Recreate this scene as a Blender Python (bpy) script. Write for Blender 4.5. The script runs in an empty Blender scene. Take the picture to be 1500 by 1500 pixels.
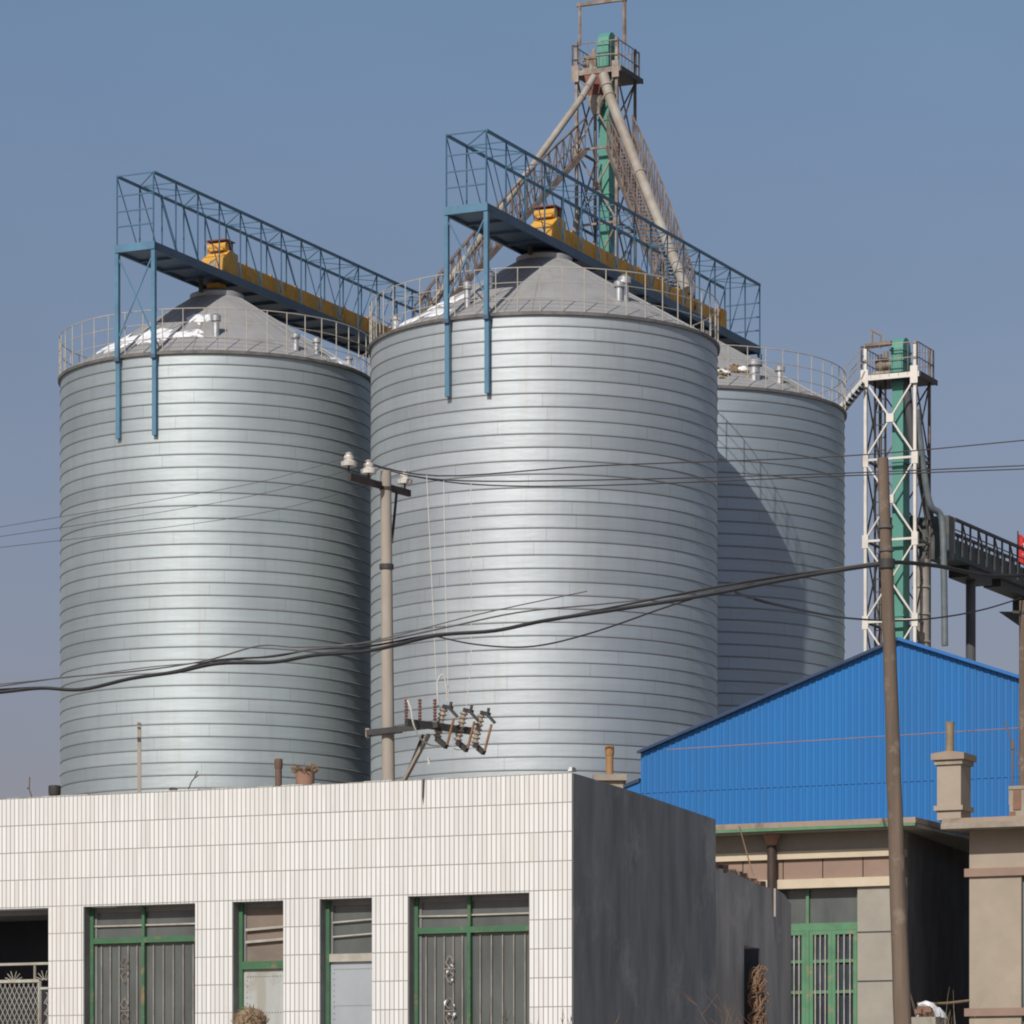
import bpy, bmesh, math, random
from mathutils import Vector, Matrix
R = math.radians
random.seed(7)
C = bpy.context.scene.collection
sc = bpy.context.scene

# ------------------------------------------------------------------ camera model
F, HZ, CZ = 5600.0, 1690.0, 1.1          # focal length in photo pixels, horizon row, eye height
def P(x, y, Y):                           # a measured bearing + surveyed distance -> a place in the world
    return Vector(((x - 750) / F * Y, Y, CZ + (HZ - y) / F * Y))

# ------------------------------------------------------------------ mesh builder
class MB:
    def __init__(s): s.v = []; s.f = []; s.sm = []
    def add(s, vs, fs, smooth=False):
        o = len(s.v); s.v += [Vector(p) for p in vs]
        for f in fs: s.f.append([i + o for i in f]); s.sm.append(smooth)
        return s
    def box(s, a, b):
        x0, y0, z0 = a; x1, y1, z1 = b
        return s.add([(x0,y0,z0),(x1,y0,z0),(x1,y1,z0),(x0,y1,z0),(x0,y0,z1),(x1,y0,z1),(x1,y1,z1),(x0,y1,z1)],
                     [(0,3,2,1),(4,5,6,7),(0,1,5,4),(1,2,6,5),(2,3,7,6),(3,0,4,7)])
    def bar(s, p, q, w, h=None, up=(0,0,1)):
        p, q = Vector(p), Vector(q); d = q - p
        if d.length < 1e-6: return s
        d.normalize(); u = Vector(up)
        if abs(d.dot(u)) > .98: u = Vector((0.42, 0.9, 0))
        a = d.cross(u).normalized(); b = a.cross(d).normalized()
        h = h or w; a = a * w / 2; b = b * h / 2
        vs = [p-a-b, p+a-b, p+a+b, p-a+b, q-a-b, q+a-b, q+a+b, q-a+b]
        return s.add(vs, [(3,2,1,0),(4,5,6,7),(0,1,5,4),(1,2,6,5),(2,3,7,6),(3,0,4,7)])
    def tube(s, pts, r, n=8, cap=True):
        pts = [Vector(p) for p in pts]; m = len(pts)
        rs = r if isinstance(r, (list, tuple)) else [r] * m
        o = len(s.v); a = None
        for i, p in enumerate(pts):
            d = (pts[min(i+1, m-1)] - pts[max(i-1, 0)])
            d = d.normalized() if d.length > 1e-9 else Vector((0,0,1))
            if a is None:
                u = Vector((0,0,1)) if abs(d.z) < .95 else Vector((0,1,0))
                a = d.cross(u).normalized()
            else:
                a = (a - d * a.dot(d)).normalized()
            b = d.cross(a)
            for k in range(n):
                t = 2*math.pi*k/n
                s.v.append(p + (a*math.cos(t) + b*math.sin(t)) * rs[i])
        for i in range(m-1):
            for k in range(n):
                k2 = (k+1) % n
                s.f.append([o+i*n+k, o+i*n+k2, o+(i+1)*n+k2, o+(i+1)*n+k]); s.sm.append(n > 5)
        if cap:
            s.f.append([o+k for k in range(n)][::-1]); s.sm.append(False)
            s.f.append([o+(m-1)*n+k for k in range(n)]); s.sm.append(False)
        return s
    def lathe(s, prof, n=48, c=(0,0,0), cap=False):
        o = len(s.v); c = Vector(c)
        for r, z in prof:
            for k in range(n):
                t = 2*math.pi*k/n
                s.v.append(c + Vector((r*math.cos(t), r*math.sin(t), z)))
        for i in range(len(prof)-1):
            for k in range(n):
                k2 = (k+1) % n
                s.f.append([o+i*n+k, o+i*n+k2, o+(i+1)*n+k2, o+(i+1)*n+k]); s.sm.append(True)
        if cap:
            s.f.append([o+k for k in range(n)][::-1]); s.sm.append(False)
            s.f.append([o+(len(prof)-1)*n+k for k in range(n)]); s.sm.append(False)
        return s
    def prism(s, poly, ext):                # planar polygon extruded along a vector
        poly = [Vector(p) for p in poly]; e = Vector(ext); n = len(poly)
        fs = [list(range(n))[::-1], [n+i for i in range(n)]]
        for i in range(n): fs.append([i, (i+1) % n, n+(i+1) % n, n+i])
        return s.add(poly + [p+e for p in poly], fs)

def props(o, label=None, cat=None, group=None, kind=None):
    for k, v in (('label', label), ('category', cat), ('group', group), ('kind', kind)):
        if v: o[k] = v
    return o

def obj(name, mb, mat, parent=None, loc=None, angle=40, **kw):
    me = bpy.data.meshes.new(name)
    l = Vector(loc) if loc is not None else Vector((0,0,0))
    me.from_pydata([tuple(v - l) for v in mb.v], [], mb.f)
    bm = bmesh.new(); bm.from_mesh(me)
    bmesh.ops.recalc_face_normals(bm, faces=bm.faces)
    bm.to_mesh(me); bm.free()
    if any(mb.sm):
        for p, sm in zip(me.polygons, mb.sm): p.use_smooth = sm
        me.set_sharp_from_angle(angle=R(angle))
    me.materials.append(mat)
    o = bpy.data.objects.new(name, me); C.objects.link(o); o.location = l
    if parent: o.parent = parent
    return props(o, **kw)

def thing(name, label, cat, loc=(0,0,0), rz=0, group=None):
    o = bpy.data.objects.new(name, None); C.objects.link(o)
    o.location = loc; o.rotation_euler = (0, 0, rz); o.empty_display_size = .3
    return props(o, label, cat, group)

def spline(pts, k=6):
    pts = [Vector(p) for p in pts]; out = []
    for i in range(len(pts)-1):
        p0, p1, p2, p3 = pts[max(i-1,0)], pts[i], pts[i+1], pts[min(i+2, len(pts)-1)]
        for j in range(k):
            t = j/k
            out.append(.5*((2*p1)+(p2-p0)*t+(2*p0-5*p1+4*p2-p3)*t*t+(3*p1-p0-3*p2+p3)*t**3))
    return out + [pts[-1]]

# ------------------------------------------------------------------ materials
def nodes(name):
    m = bpy.data.materials.new(name); m.use_nodes = True
    nt = m.node_tree; nt.nodes.clear()
    out = nt.nodes.new('ShaderNodeOutputMaterial'); b = nt.nodes.new('ShaderNodeBsdfPrincipled')
    nt.links.new(b.outputs[0], out.inputs[0])
    return m, nt, b
def N(nt, t, **kw):
    n = nt.nodes.new(t)
    for k, v in kw.items(): setattr(n, k, v)
    return n
def link(nt, a, b): nt.links.new(a, b)
def val(nt, op, a, b=None, clamp=False):
    n = N(nt, 'ShaderNodeMath', operation=op, use_clamp=clamp)
    for i, x in enumerate((a, b)):
        if x is None: continue
        if isinstance(x, (int, float)): n.inputs[i].default_value = x
        else: link(nt, x, n.inputs[i])
    return n.outputs[0]
def mix(nt, fac, a, b):
    n = N(nt, 'ShaderNodeMix', data_type='RGBA')
    for sock, x in ((n.inputs[0], fac), (n.inputs[6], a), (n.inputs[7], b)):
        if isinstance(x, (int, float)): sock.default_value = x
        elif isinstance(x, (tuple, list)): sock.default_value = (*x[:3], 1)
        else: link(nt, x, sock)
    return n.outputs[2]
def ramp(nt, x, a, b):
    n = N(nt, 'ShaderNodeMapRange'); n.inputs[1].default_value = a; n.inputs[2].default_value = b
    link(nt, x, n.inputs[0]); return n.outputs[0]
def noise(nt, scale, stretch=(1,1,1), detail=5, rough=.6):
    tc = N(nt, 'ShaderNodeTexCoord'); mp = N(nt, 'ShaderNodeMapping')
    mp.inputs['Scale'].default_value = stretch
    link(nt, tc.outputs['Object'], mp.inputs[0])
    n = N(nt, 'ShaderNodeTexNoise'); n.inputs['Scale'].default_value = scale
    n.inputs['Detail'].default_value = detail; n.inputs['Roughness'].default_value = rough
    link(nt, mp.outputs[0], n.inputs['Vector'])
    return n.outputs[0]
def M(name, c1, c2=None, scale=6, stretch=(1,1,1), rough=.7, metal=0, bump=0, lo=.35, hi=.65, c3=None, s3=1.2, spec=.4):
    m, nt, b = nodes(name)
    b.inputs['Roughness'].default_value = rough; b.inputs['Metallic'].default_value = metal
    b.inputs['Specular IOR Level'].default_value = spec
    if c2 is None: c2 = tuple(x*.75 for x in c1)
    n = noise(nt, scale, stretch)
    col = mix(nt, ramp(nt, n, lo, hi), c1, c2)
    if c3:
        n2 = noise(nt, s3, (1,1,1), 6, .7)
        col = mix(nt, ramp(nt, n2, .55, .7), col, c3)
    link(nt, col, b.inputs['Base Color'])
    if bump:
        bp = N(nt, 'ShaderNodeBump'); bp.inputs['Strength'].default_value = bump; bp.inputs['Distance'].default_value = .02
        link(nt, n, bp.inputs['Height']); link(nt, bp.outputs[0], b.inputs['Normal'])
    return m

PITCH = .365
def silo_material(name, seed, tint=(1,1,1)):
    m, nt, b = nodes(name)
    tc = N(nt, 'ShaderNodeTexCoord'); sp = N(nt, 'ShaderNodeSeparateXYZ'); link(nt, tc.outputs['Object'], sp.inputs[0])
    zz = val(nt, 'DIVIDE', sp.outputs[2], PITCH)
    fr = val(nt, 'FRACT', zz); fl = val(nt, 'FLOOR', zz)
    wn = N(nt, 'ShaderNodeTexWhiteNoise', noise_dimensions='1D'); link(nt, val(nt, 'ADD', fl, seed), wn.inputs['W'])
    # long rolled streaks round the drum + blotches of oxide
    st = noise(nt, 1.0, (.35, .35, 9), 4); bl = noise(nt, .55, (1, 1, .5), 6, .65); dr = noise(nt, 2.2, (2.2, 2.2, .12), 5, .6)
    k = val(nt, 'ADD', val(nt, 'MULTIPLY', wn.outputs[0], .22), val(nt, 'MULTIPLY', st, .35))
    k = val(nt, 'ADD', k, val(nt, 'MULTIPLY', bl, .45))
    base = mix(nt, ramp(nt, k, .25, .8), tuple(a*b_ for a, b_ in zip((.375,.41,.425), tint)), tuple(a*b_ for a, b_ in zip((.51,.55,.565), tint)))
    # coil-end joints: each strip is made of lengths of sheet of slightly different shine, with a fine upright lap
    an = val(nt, 'ADD', val(nt, 'MULTIPLY', val(nt, 'ARCTAN2', sp.outputs[1], sp.outputs[0]), 1.15), val(nt, 'MULTIPLY', wn.outputs[0], 9.0))
    cell = N(nt, 'ShaderNodeTexWhiteNoise', noise_dimensions='2D'); cv = N(nt, 'ShaderNodeCombineXYZ')
    link(nt, val(nt, 'FLOOR', an), cv.inputs[0]); link(nt, fl, cv.inputs[1]); link(nt, cv.outputs[0], cell.inputs['Vector'])
    base = mix(nt, val(nt, 'MULTIPLY', cell.outputs[0], .16), base, (.33,.345,.36))
    lap = val(nt, 'LESS_THAN', val(nt, 'FRACT', an), .0045)
    base = mix(nt, val(nt, 'MULTIPLY', lap, .45), base, (.2,.2,.2))
    base = mix(nt, val(nt, 'MULTIPLY', ramp(nt, dr, .50, .75), .34), base, (.36,.35,.32))
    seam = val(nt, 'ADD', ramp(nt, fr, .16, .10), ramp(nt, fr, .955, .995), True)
    base = mix(nt, val(nt, 'MULTIPLY', seam, .50), base, (.19,.185,.175))  # darker line at each fold: its shadow, with some dirt, put into the colour
    link(nt, base, b.inputs['Base Color'])
    b.inputs['Metallic'].default_value = .68
    rg = val(nt, 'ADD', val(nt, 'MULTIPLY', wn.outputs[0], .07), val(nt, 'MULTIPLY', bl, .16))
    link(nt, val(nt, 'ADD', rg, .46), b.inputs['Roughness'])
    bp = N(nt, 'ShaderNodeBump'); bp.inputs['Strength'].default_value = .25; bp.inputs['Distance'].default_value = .03
    link(nt, noise(nt, 1.3, (.8, .8, 2.4), 3), bp.inputs['Height']); link(nt, bp.outputs[0], b.inputs['Normal'])
    return m

def tile_material(name, ztop):
    m, nt, b = nodes(name)
    tc = N(nt, 'ShaderNodeTexCoord'); sp = N(nt, 'ShaderNodeSeparateXYZ'); link(nt, tc.outputs['Object'], sp.inputs[0])
    cb = N(nt, 'ShaderNodeCombineXYZ')
    link(nt, val(nt, 'ADD', sp.outputs[0], 44.5), cb.inputs[0]); link(nt, val(nt, 'ADD', sp.outputs[2], 24.75 - ztop), cb.inputs[1])
    br = N(nt, 'ShaderNodeTexBrick'); br.offset = 0; br.squash = 1
    link(nt, cb.outputs[0], br.inputs['Vector'])
    br.inputs['Scale'].default_value = 1; br.inputs['Brick Width'].default_value = .0445; br.inputs['Row Height'].default_value = .2475
    br.inputs['Mortar Size'].default_value = .0043; br.inputs['Mortar Smooth'].default_value = .15; br.inputs['Bias'].default_value = 0
    br.inputs['Color1'].default_value = (.615,.608,.588,1); br.inputs['Color2'].default_value = (.70,.692,.672,1); br.inputs['Mortar'].default_value = (.245,.225,.20,1)
    d = noise(nt, 1.1, (1,1,.5), 6, .7); d2 = noise(nt, 5, (3,3,.35), 4)
    col = mix(nt, val(nt, 'MULTIPLY', ramp(nt, d, .5, .8), .30), br.outputs['Color'], (.58,.52,.43))
    col = mix(nt, val(nt, 'MULTIPLY', ramp(nt, d2, .55, .85), .38), col, (.42,.37,.3))
    # run-off stains under the coping, a few dull replacement tiles
    topd = ramp(nt, sp.outputs[2], ztop-.55, ztop); d3 = noise(nt, 3.4, (2.6,2.6,.22), 5, .7)
    col = mix(nt, val(nt, 'MULTIPLY', val(nt, 'MULTIPLY', topd, ramp(nt, d3, .5, .72)), .34), col, (.40,.365,.31))
    cel = N(nt, 'ShaderNodeTexWhiteNoise', noise_dimensions='2D'); cc = N(nt, 'ShaderNodeCombineXYZ')
    link(nt, val(nt, 'FLOOR', val(nt, 'DIVIDE', val(nt, 'ADD', sp.outputs[0], 44.5), .0445)), cc.inputs[0])
    link(nt, val(nt, 'FLOOR', val(nt, 'DIVIDE', val(nt, 'ADD', sp.outputs[2], 24.75 - ztop), .2475)), cc.inputs[1]); link(nt, cc.outputs[0], cel.inputs['Vector'])
    col = mix(nt, val(nt, 'MULTIPLY', ramp(nt, cel.outputs[0], .90, 1.0), .30), col, (.50,.46,.40))
    link(nt, col, b.inputs['Base Color'])
    b.inputs['Roughness'].default_value = .38
    bp = N(nt, 'ShaderNodeBump'); bp.inputs['Strength'].default_value = .5; bp.inputs['Distance'].default_value = .004
    link(nt, val(nt, 'SUBTRACT', 1, br.outputs['Fac']), bp.inputs['Height']); link(nt, bp.outputs[0], b.inputs['Normal'])
    return m

def rib_material(name, c, pitch):
    m, nt, b = nodes(name)
    tc = N(nt, 'ShaderNodeTexCoord'); sp = N(nt, 'ShaderNodeSeparateXYZ'); link(nt, tc.outputs['Object'], sp.inputs[0])
    n = noise(nt, .8, (1,1,.25), 5)
    fl = val(nt, 'FLOOR', val(nt, 'DIVIDE', sp.outputs[0], pitch*5))
    wn = N(nt, 'ShaderNodeTexWhiteNoise', noise_dimensions='1D'); link(nt, fl, wn.inputs['W'])
    n4 = noise(nt, 2.4, (2.5,1,.10), 5, .7)
    k = val(nt, 'ADD', val(nt, 'MULTIPLY', n, .5), val(nt, 'ADD', val(nt, 'MULTIPLY', wn.outputs[0], .22), val(nt, 'MULTIPLY', n4, .3)))
    link(nt, mix(nt, ramp(nt, k, .3, .75), c, tuple(x*.72+.012 for x in c)), b.inputs['Base Color'])
    b.inputs['Roughness'].default_value = .5; b.inputs['Specular IOR Level'].default_value = .35
    return m

W = {}
W['ground'] = M('ground_soil', (.34,.31,.265), (.25,.225,.19), .4, rough=.95, bump=.4, c3=(.45,.43,.40))
W['roofmetal'] = M('dull_roof_sheet', (.37,.365,.36), (.31,.305,.30), 1.2, (1,1,.6), rough=.62, metal=.25, lo=.3, hi=.7, c3=(.28,.27,.25))
W['rimmetal'] = M('rim_angle_steel', (.12,.115,.11), (.2,.19,.18), 3, rough=.6, metal=.3)
W['cream'] = M('cream_paint', (.42,.39,.335), (.33,.295,.25), 3, rough=.6, lo=.4, hi=.7)
W['bluesteel'] = M('blue_steel_paint', (.062,.150,.235), (.048,.112,.175), 1.5, rough=.5, lo=.3, hi=.7)
W['bluelite'] = M('pale_blue_leg_paint', (.095,.215,.315), (.07,.155,.23), 1.2, rough=.5)
W['deck'] = M('dark_blue_deck_plate', (.065,.105,.155), (.05,.08,.12), 1.2, (1,1,1), rough=.55)
W['yellow'] = M('yellow_conveyor_paint', (.66,.36,.06), (.48,.25,.045), 2.0, rough=.6, lo=.3, hi=.7, c3=(.32,.17,.05), s3=2.5)
W['dark'] = M('dark_steel', (.035,.035,.038), (.055,.05,.045), 4, rough=.6)
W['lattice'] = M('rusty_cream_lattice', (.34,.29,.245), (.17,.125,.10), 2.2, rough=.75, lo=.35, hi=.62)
W['innersteel'] = M('shaded_tower_steel', (.20,.17,.145), (.11,.085,.07), 2.2, rough=.75, lo=.3, hi=.6)  # darker rusty steel for side and rear members, their shade put into the colour
W['white'] = M('white_tower_paint', (.66,.62,.56), (.50,.455,.40), 1.6, rough=.55, lo=.45, hi=.75)
W['green'] = M('green_elevator_paint', (.095,.285,.225), (.068,.215,.172), .9, (1,1,.4), rough=.5, lo=.3, hi=.7)
W['spout'] = M('beige_spout_paint', (.34,.315,.275), (.25,.21,.17), 1.5, rough=.6)
W['rust'] = M('red_oxide', (.24,.085,.06), (.16,.06,.045), 3, rough=.8)
W['armsteel'] = M('rusty_arm_steel', (.075,.052,.05), (.05,.036,.034), 6, rough=.8)
W['lattice2'] = M('dull_stair_lattice', (.215,.175,.155), (.115,.085,.072), 2.2, rough=.8, lo=.3, hi=.6)
W['zinc'] = M('zinc_vent', (.68,.68,.67), (.5,.5,.5), 5, rough=.35, metal=.7)
W['snow'] = M('old_snow', (.78,.79,.82), (.62,.62,.63), 4, rough=.8, bump=.3)
W['concrete'] = M('pole_concrete', (.36,.315,.265), (.28,.245,.205), 4, (1,1,.4), rough=.85, lo=.3, hi=.7)
W['wood'] = M('weathered_wood', (.185,.135,.10), (.105,.078,.058), 9, (1,1,.06), rough=.9, bump=.6, lo=.3, hi=.7, c3=(.22,.175,.135), s3=5)
W['porcelain'] = M('white_porcelain', (.62,.59,.54), (.45,.41,.36), 9, rough=.25, spec=.5)
W['brownglaze'] = M('brown_porcelain', (.20,.095,.075), (.14,.07,.06), 8, rough=.3)
W['fusetan'] = M('fuse_porcelain', (.40,.34,.27), (.26,.205,.155), 14, rough=.4)
W['fusetube'] = M('orange_fuse_tube', (.27,.125,.055), (.18,.085,.04), 8, rough=.5)
W['cable'] = M('black_cable', (.016,.016,.018), (.026,.025,.026), 6, rough=.6)
W['wire'] = M('grey_wire', (.11,.10,.10), (.08,.075,.075), 6, rough=.6)
W['pinkwire'] = M('pink_wire', (.30,.20,.21), (.24,.16,.17), 6, rough=.7)
W['palewire'] = M('pale_wire', (.55,.54,.5), (.42,.41,.38), 6, rough=.6)
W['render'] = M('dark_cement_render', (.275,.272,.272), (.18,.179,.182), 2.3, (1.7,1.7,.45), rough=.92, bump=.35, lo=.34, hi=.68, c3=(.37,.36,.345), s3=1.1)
W['alley'] = M('grey_brick_gable', (.26,.25,.245), (.17,.165,.165), 3, (1,1,.5), rough=.95)  # plain grey for the alley gable, darker than the house front
W['boarddoor'] = M('blue_grey_door_board', (.15,.165,.19), (.10,.11,.13), 3, (2,2,.4), rough=.8)
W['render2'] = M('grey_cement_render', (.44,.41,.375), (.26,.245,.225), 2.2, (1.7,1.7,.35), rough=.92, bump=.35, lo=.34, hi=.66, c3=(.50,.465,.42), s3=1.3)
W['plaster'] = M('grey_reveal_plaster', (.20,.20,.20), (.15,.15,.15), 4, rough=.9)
W['greenframe'] = M('green_frame_paint', (.052,.135,.068), (.045,.105,.056), 5, rough=.5, lo=.4, hi=.7, c3=(.22,.15,.075), s3=7)
W['greenhouse'] = M('faded_green_frame_paint', (.095,.225,.12), (.075,.175,.09), 5, rough=.55, lo=.4, hi=.7, c3=(.25,.20,.12), s3=8)
W['glass'] = M('dusty_window_glass', (.115,.125,.12), (.07,.078,.076), 2.2, (1.5,1,.6), rough=.16, spec=.5, lo=.3, hi=.7)
W['glass2'] = M('house_window_glass', (.035,.045,.06), (.06,.075,.09), 1.0, rough=.12, spec=.5, lo=.4, hi=.6)
W['bars'] = M('pale_window_bars', (.42,.40,.35), (.30,.27,.22), 6, rough=.55)
W['thinbars'] = M('dull_window_bars', (.33,.315,.28), (.22,.19,.16), 6, rough=.6)
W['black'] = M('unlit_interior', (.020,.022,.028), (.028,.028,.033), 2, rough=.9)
W['board'] = M('brown_blind_board', (.20,.16,.13), (.155,.125,.10), 3, (1,1,3), rough=.8)
W['sheet'] = M('weathered_sheet_panel', (.40,.42,.41), (.30,.29,.25), 2.0, (3,3,.25), rough=.6, lo=.35, hi=.65, c3=(.27,.24,.19), s3=4)
W['sheet2'] = M('zinc_sheet_panel', (.40,.43,.45), (.33,.355,.375), 2.5, rough=.45, metal=.25, lo=.3, hi=.7)
W['stucco'] = M('grey_beige_stucco', (.33,.305,.255), (.275,.25,.21), 3, rough=.9, bump=.3, lo=.3, hi=.7)
W['stucco2'] = M('tan_stucco', (.36,.30,.235), (.305,.255,.20), 3, rough=.9, bump=.3, lo=.3, hi=.7)
W['creamband'] = M('cream_moulding', (.56,.475,.345), (.49,.41,.30), 4, rough=.75)
W['pinkpanel'] = M('dusty_pink_panel', (.285,.195,.15), (.24,.165,.13), 3, rough=.85, lo=.3, hi=.7)
W['fascia'] = M('fascia_concrete', (.335,.255,.195), (.26,.205,.155), 4, rough=.9, lo=.3, hi=.7, c3=(.13,.105,.085), s3=2.2)
W['slab'] = M('weathered_slab', (.33,.285,.225), (.235,.20,.16), 5, (1,1,.5), rough=.9, bump=.3, c3=(.12,.105,.09), s3=3)
W['downpipe'] = M('brown_downpipe', (.06,.04,.034), (.045,.03,.027), 4, rough=.5)
W['terracotta'] = M('terracotta', (.32,.185,.135), (.25,.14,.10), 6, rough=.85)
W['ochre'] = M('ochre_clay_pipe', (.36,.20,.085), (.27,.15,.07), 6, rough=.8)
W['greyochre'] = M('sooty_ochre_pipe', (.27,.205,.12), (.19,.15,.095), 6, rough=.8)
W['rustpipe'] = M('rusty_flue', (.17,.105,.075), (.12,.075,.055), 6, rough=.8)
W['straw'] = M('dry_straw', (.26,.185,.115), (.18,.125,.075), 10, rough=.95)
W['twig'] = M('dry_twig', (.16,.10,.065), (.11,.07,.045), 10, rough=.95)
W['vine'] = M('dead_vine_stem', (.24,.145,.09), (.15,.09,.055), 10, rough=.95)
W['reed'] = M('pale_reed', (.38,.31,.22), (.28,.22,.15), 10, rough=.95)
W['brick'] = M('broken_brick', (.26,.12,.075), (.15,.11,.085), 9, rough=.9, bump=.6)
W['red'] = M('red_flag_cloth', (.60,.035,.03), (.50,.03,.03), 3, rough=.75)
W['galleryg'] = M('dusty_green_trough', (.085,.105,.10), (.05,.06,.06), 1.6, (1,1,1), rough=.75, lo=.3, hi=.7, c3=(.14,.11,.085), s3=1.2)
W['column'] = M('dark_column', (.085,.085,.09), (.065,.065,.07), 2, rough=.7)
W['pipeg'] = M('grey_blue_pipe', (.15,.175,.185), (.10,.12,.13), 2, rough=.5)
W['blue'] = rib_material('blue_cladding', (.014,.145,.40), .155)
W['bluetrim'] = M('blue_trim', (.02,.15,.42), (.018,.12,.35), 2, rough=.45)
W['bluedark'] = M('dark_edge_trim', (.028,.05,.10), (.02,.035,.07), 2, rough=.6)

# ------------------------------------------------------------------ ground
g = MB(); g.add([(-3000,-400,0),(3000,-400,0),(3000,9000,0),(-3000,9000,0)], [(0,1,2,3)])
obj('ground', g, W['ground'], kind='structure')

GR = R(25)                                   # the yard grid is turned 25 degrees to the line of sight
VX, VY = math.sin(GR), math.cos(GR)          # direction running away to the right

# ------------------------------------------------------------------ silos
EAVE = CZ + 22.8
def make_silo(x, y, rad, label, seed, tint, vents, snow, cap_r=.74, rise=2.5, debris=()):
    t = thing('grain_silo', label, 'silo', (x, y, 0), 0, 'steel grain silos')
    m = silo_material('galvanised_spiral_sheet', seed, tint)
    n_r = int(EAVE / PITCH); z_off = EAVE - n_r * PITCH
    prof = [(rad, 0)]
    for i in range(n_r + 1):
        z = z_off + i * PITCH
        if i == n_r: prof += [(rad, z)]; break
        prof += [(rad, z), (rad + .017, z + .008), (rad + .020, z + .020), (rad, z + .044)]
    wall = MB().lathe([(r, z - z_off) for r, z in prof if z >= z_off], 160)
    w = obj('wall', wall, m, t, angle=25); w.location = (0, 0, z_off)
    base = MB().lathe([(rad + .15, 0), (rad + .15, z_off), (rad - .02, z_off)], 96); obj('plinth', base, W['concrete'], t)
    # roof: many radial sheets with standing seams
    ns = 40; rb = MB()
    prof_r = [(rad + .05, EAVE + .02), (rad*.75, EAVE + .02 + rise*.25*rad/(rad-cap_r)*.98), (cap_r, EAVE + rise)]
    slope = rise / (rad + .05 - cap_r)
    rz = lambda rr: EAVE + .02 + (rad + .05 - rr) * slope
    rb.lathe([(rad + .05, rz(rad + .05)), (rad * .7, rz(rad*.7)), (rad*.4, rz(rad*.4)), (cap_r, rz(cap_r))], ns)
    for s_ in range(len(rb.sm)): rb.sm[s_] = True
    for k in range(ns):
        a = 2*math.pi*(k+.5)/ns; c, s_ = math.cos(a), math.sin(a)
        rb.bar((c*(rad+.03), s_*(rad+.03), rz(rad+.03)-.0), (c*cap_r, s_*cap_r, rz(cap_r)+.0), .03, .018)
    ro = obj('roof', rb, W['roofmetal'], t, angle=50)
    cp = MB().lathe([(cap_r + .06, rz(cap_r) - .04), (cap_r + .06, rz(cap_r) + .10), (cap_r*.55, rz(cap_r) + .26), (.05, rz(cap_r) + .30)], 32)
    obj('roof_cap', cp, W['roofmetal'], t)
    rim = MB().lathe([(rad + .0, EAVE - .05), (rad + .075, EAVE - .05), (rad + .085, EAVE + .03), (rad + .0, EAVE + .06)], 96)
    obj('eave_rim', rim, W['rimmetal'], t)
    # railing round the eave
    rr = rad + .03
    rail = MB()
    for h in (.42, .84, 1.24):
        pts = [(rr*math.cos(2*math.pi*k/96), rr*math.sin(2*math.pi*k/96), EAVE + h) for k in range(97)]
        rail.tube(pts, .011 if h < 1.2 else .015, 6, False)
    rl = obj('railing', rail, W['cream'], t)
    np_ = int(2*math.pi*rr/.6)
    for k in range(np_):
        a = 2*math.pi*k/np_; c, s_ = math.cos(a)*rr, math.sin(a)*rr
        obj('post', MB().tube([(c, s_, EAVE), (c, s_, EAVE + 1.25)], .0145, 6), W['cream'], rl)
    for (vx, vy, h, r_) in vents:            # vent pipes, given as bearing angle (deg from the camera side, + right) and radius
        a = R(vx); px, py = vy*math.sin(a), -vy*math.cos(a); z = rz(vy)
        v = MB().tube([(px, py, z-.1), (px, py, z + h)], r_, 12)
        v.lathe([(r_*1.45, z + h*.72), (r_*1.5, z + h), (r_*.5, z + h + r_*.7), (.01, z + h + r_*.75)], 14, (px, py, 0))
        obj('roof_vent', v, W['zinc'], t)
    rnd = random.Random(seed)
    for (a0, a1, r0, r1) in snow:            # thin crust of old snow lying on the roof sheets, ragged all round
        sb = MB(); na, nr = 40, 12
        ph = [rnd.uniform(0, 6.28) for _ in range(6)]
        idx = {}
        for i in range(na+1):
            for j in range(nr+1):
                u, v_ = i/na, j/nr
                wob = .10*math.sin(9*u+ph[0]) + .08*math.sin(17*u+ph[1]) + .05*math.sin(31*u + ph[2])
                rr_ = r0 + (r1-r0)*v_ + wob*(r1-r0)*1.3
                aa = R(a0 + (a1-a0)*(u + .06*math.sin(8*v_+ph[3]) + .03*math.sin(19*v_+ph[4])))
                e = min(u, 1-u, v_, 1-v_)
                lift = .008 + .028*min(1, e*4) + .012*math.sin(13*u+5*v_+ph[5])
                idx[i, j] = len(sb.v); sb.v.append(Vector((rr_*math.sin(aa), -rr_*math.cos(aa), rz(rr_) + lift - (.07 if e == 0 else 0))))
        for i in range(na):
            for j in range(nr):
                sb.f.append([idx[i,j], idx[i+1,j], idx[i+1,j+1], idx[i,j+1]]); sb.sm.append(True)
        obj('snow_patch', sb, W['snow'], t, angle=80)
    for (a_, r_) in debris:
        db = MB()
        for q in range(16):
            a = R(a_ + rnd.gauss(0, 2.6)); d = r_ + rnd.gauss(0, .14)
            p = Vector((d*math.sin(a), -d*math.cos(a), rz(d)))
            db.bar(p + Vector((rnd.uniform(-.2,.2), rnd.uniform(-.1,.1), .02)), p + Vector((rnd.uniform(-.2,.2), rnd.uniform(-.1,.1), rnd.uniform(.05,.14))), rnd.uniform(.05,.12), .05)
        obj('roof_debris', db, W['straw'], t)
        sb = MB()
        for q in range(5):
            a = R(a_ + rnd.gauss(0, 1.2)); d = r_ + rnd.gauss(0, .06)
            sb.lathe([(.12, -.03), (.09, .05), (.01, .08)], 8, (d*math.sin(a), -d*math.cos(a), rz(d)+.05))
        obj('snow_patch', sb, W['snow'], t)
    return t, rz

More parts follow.
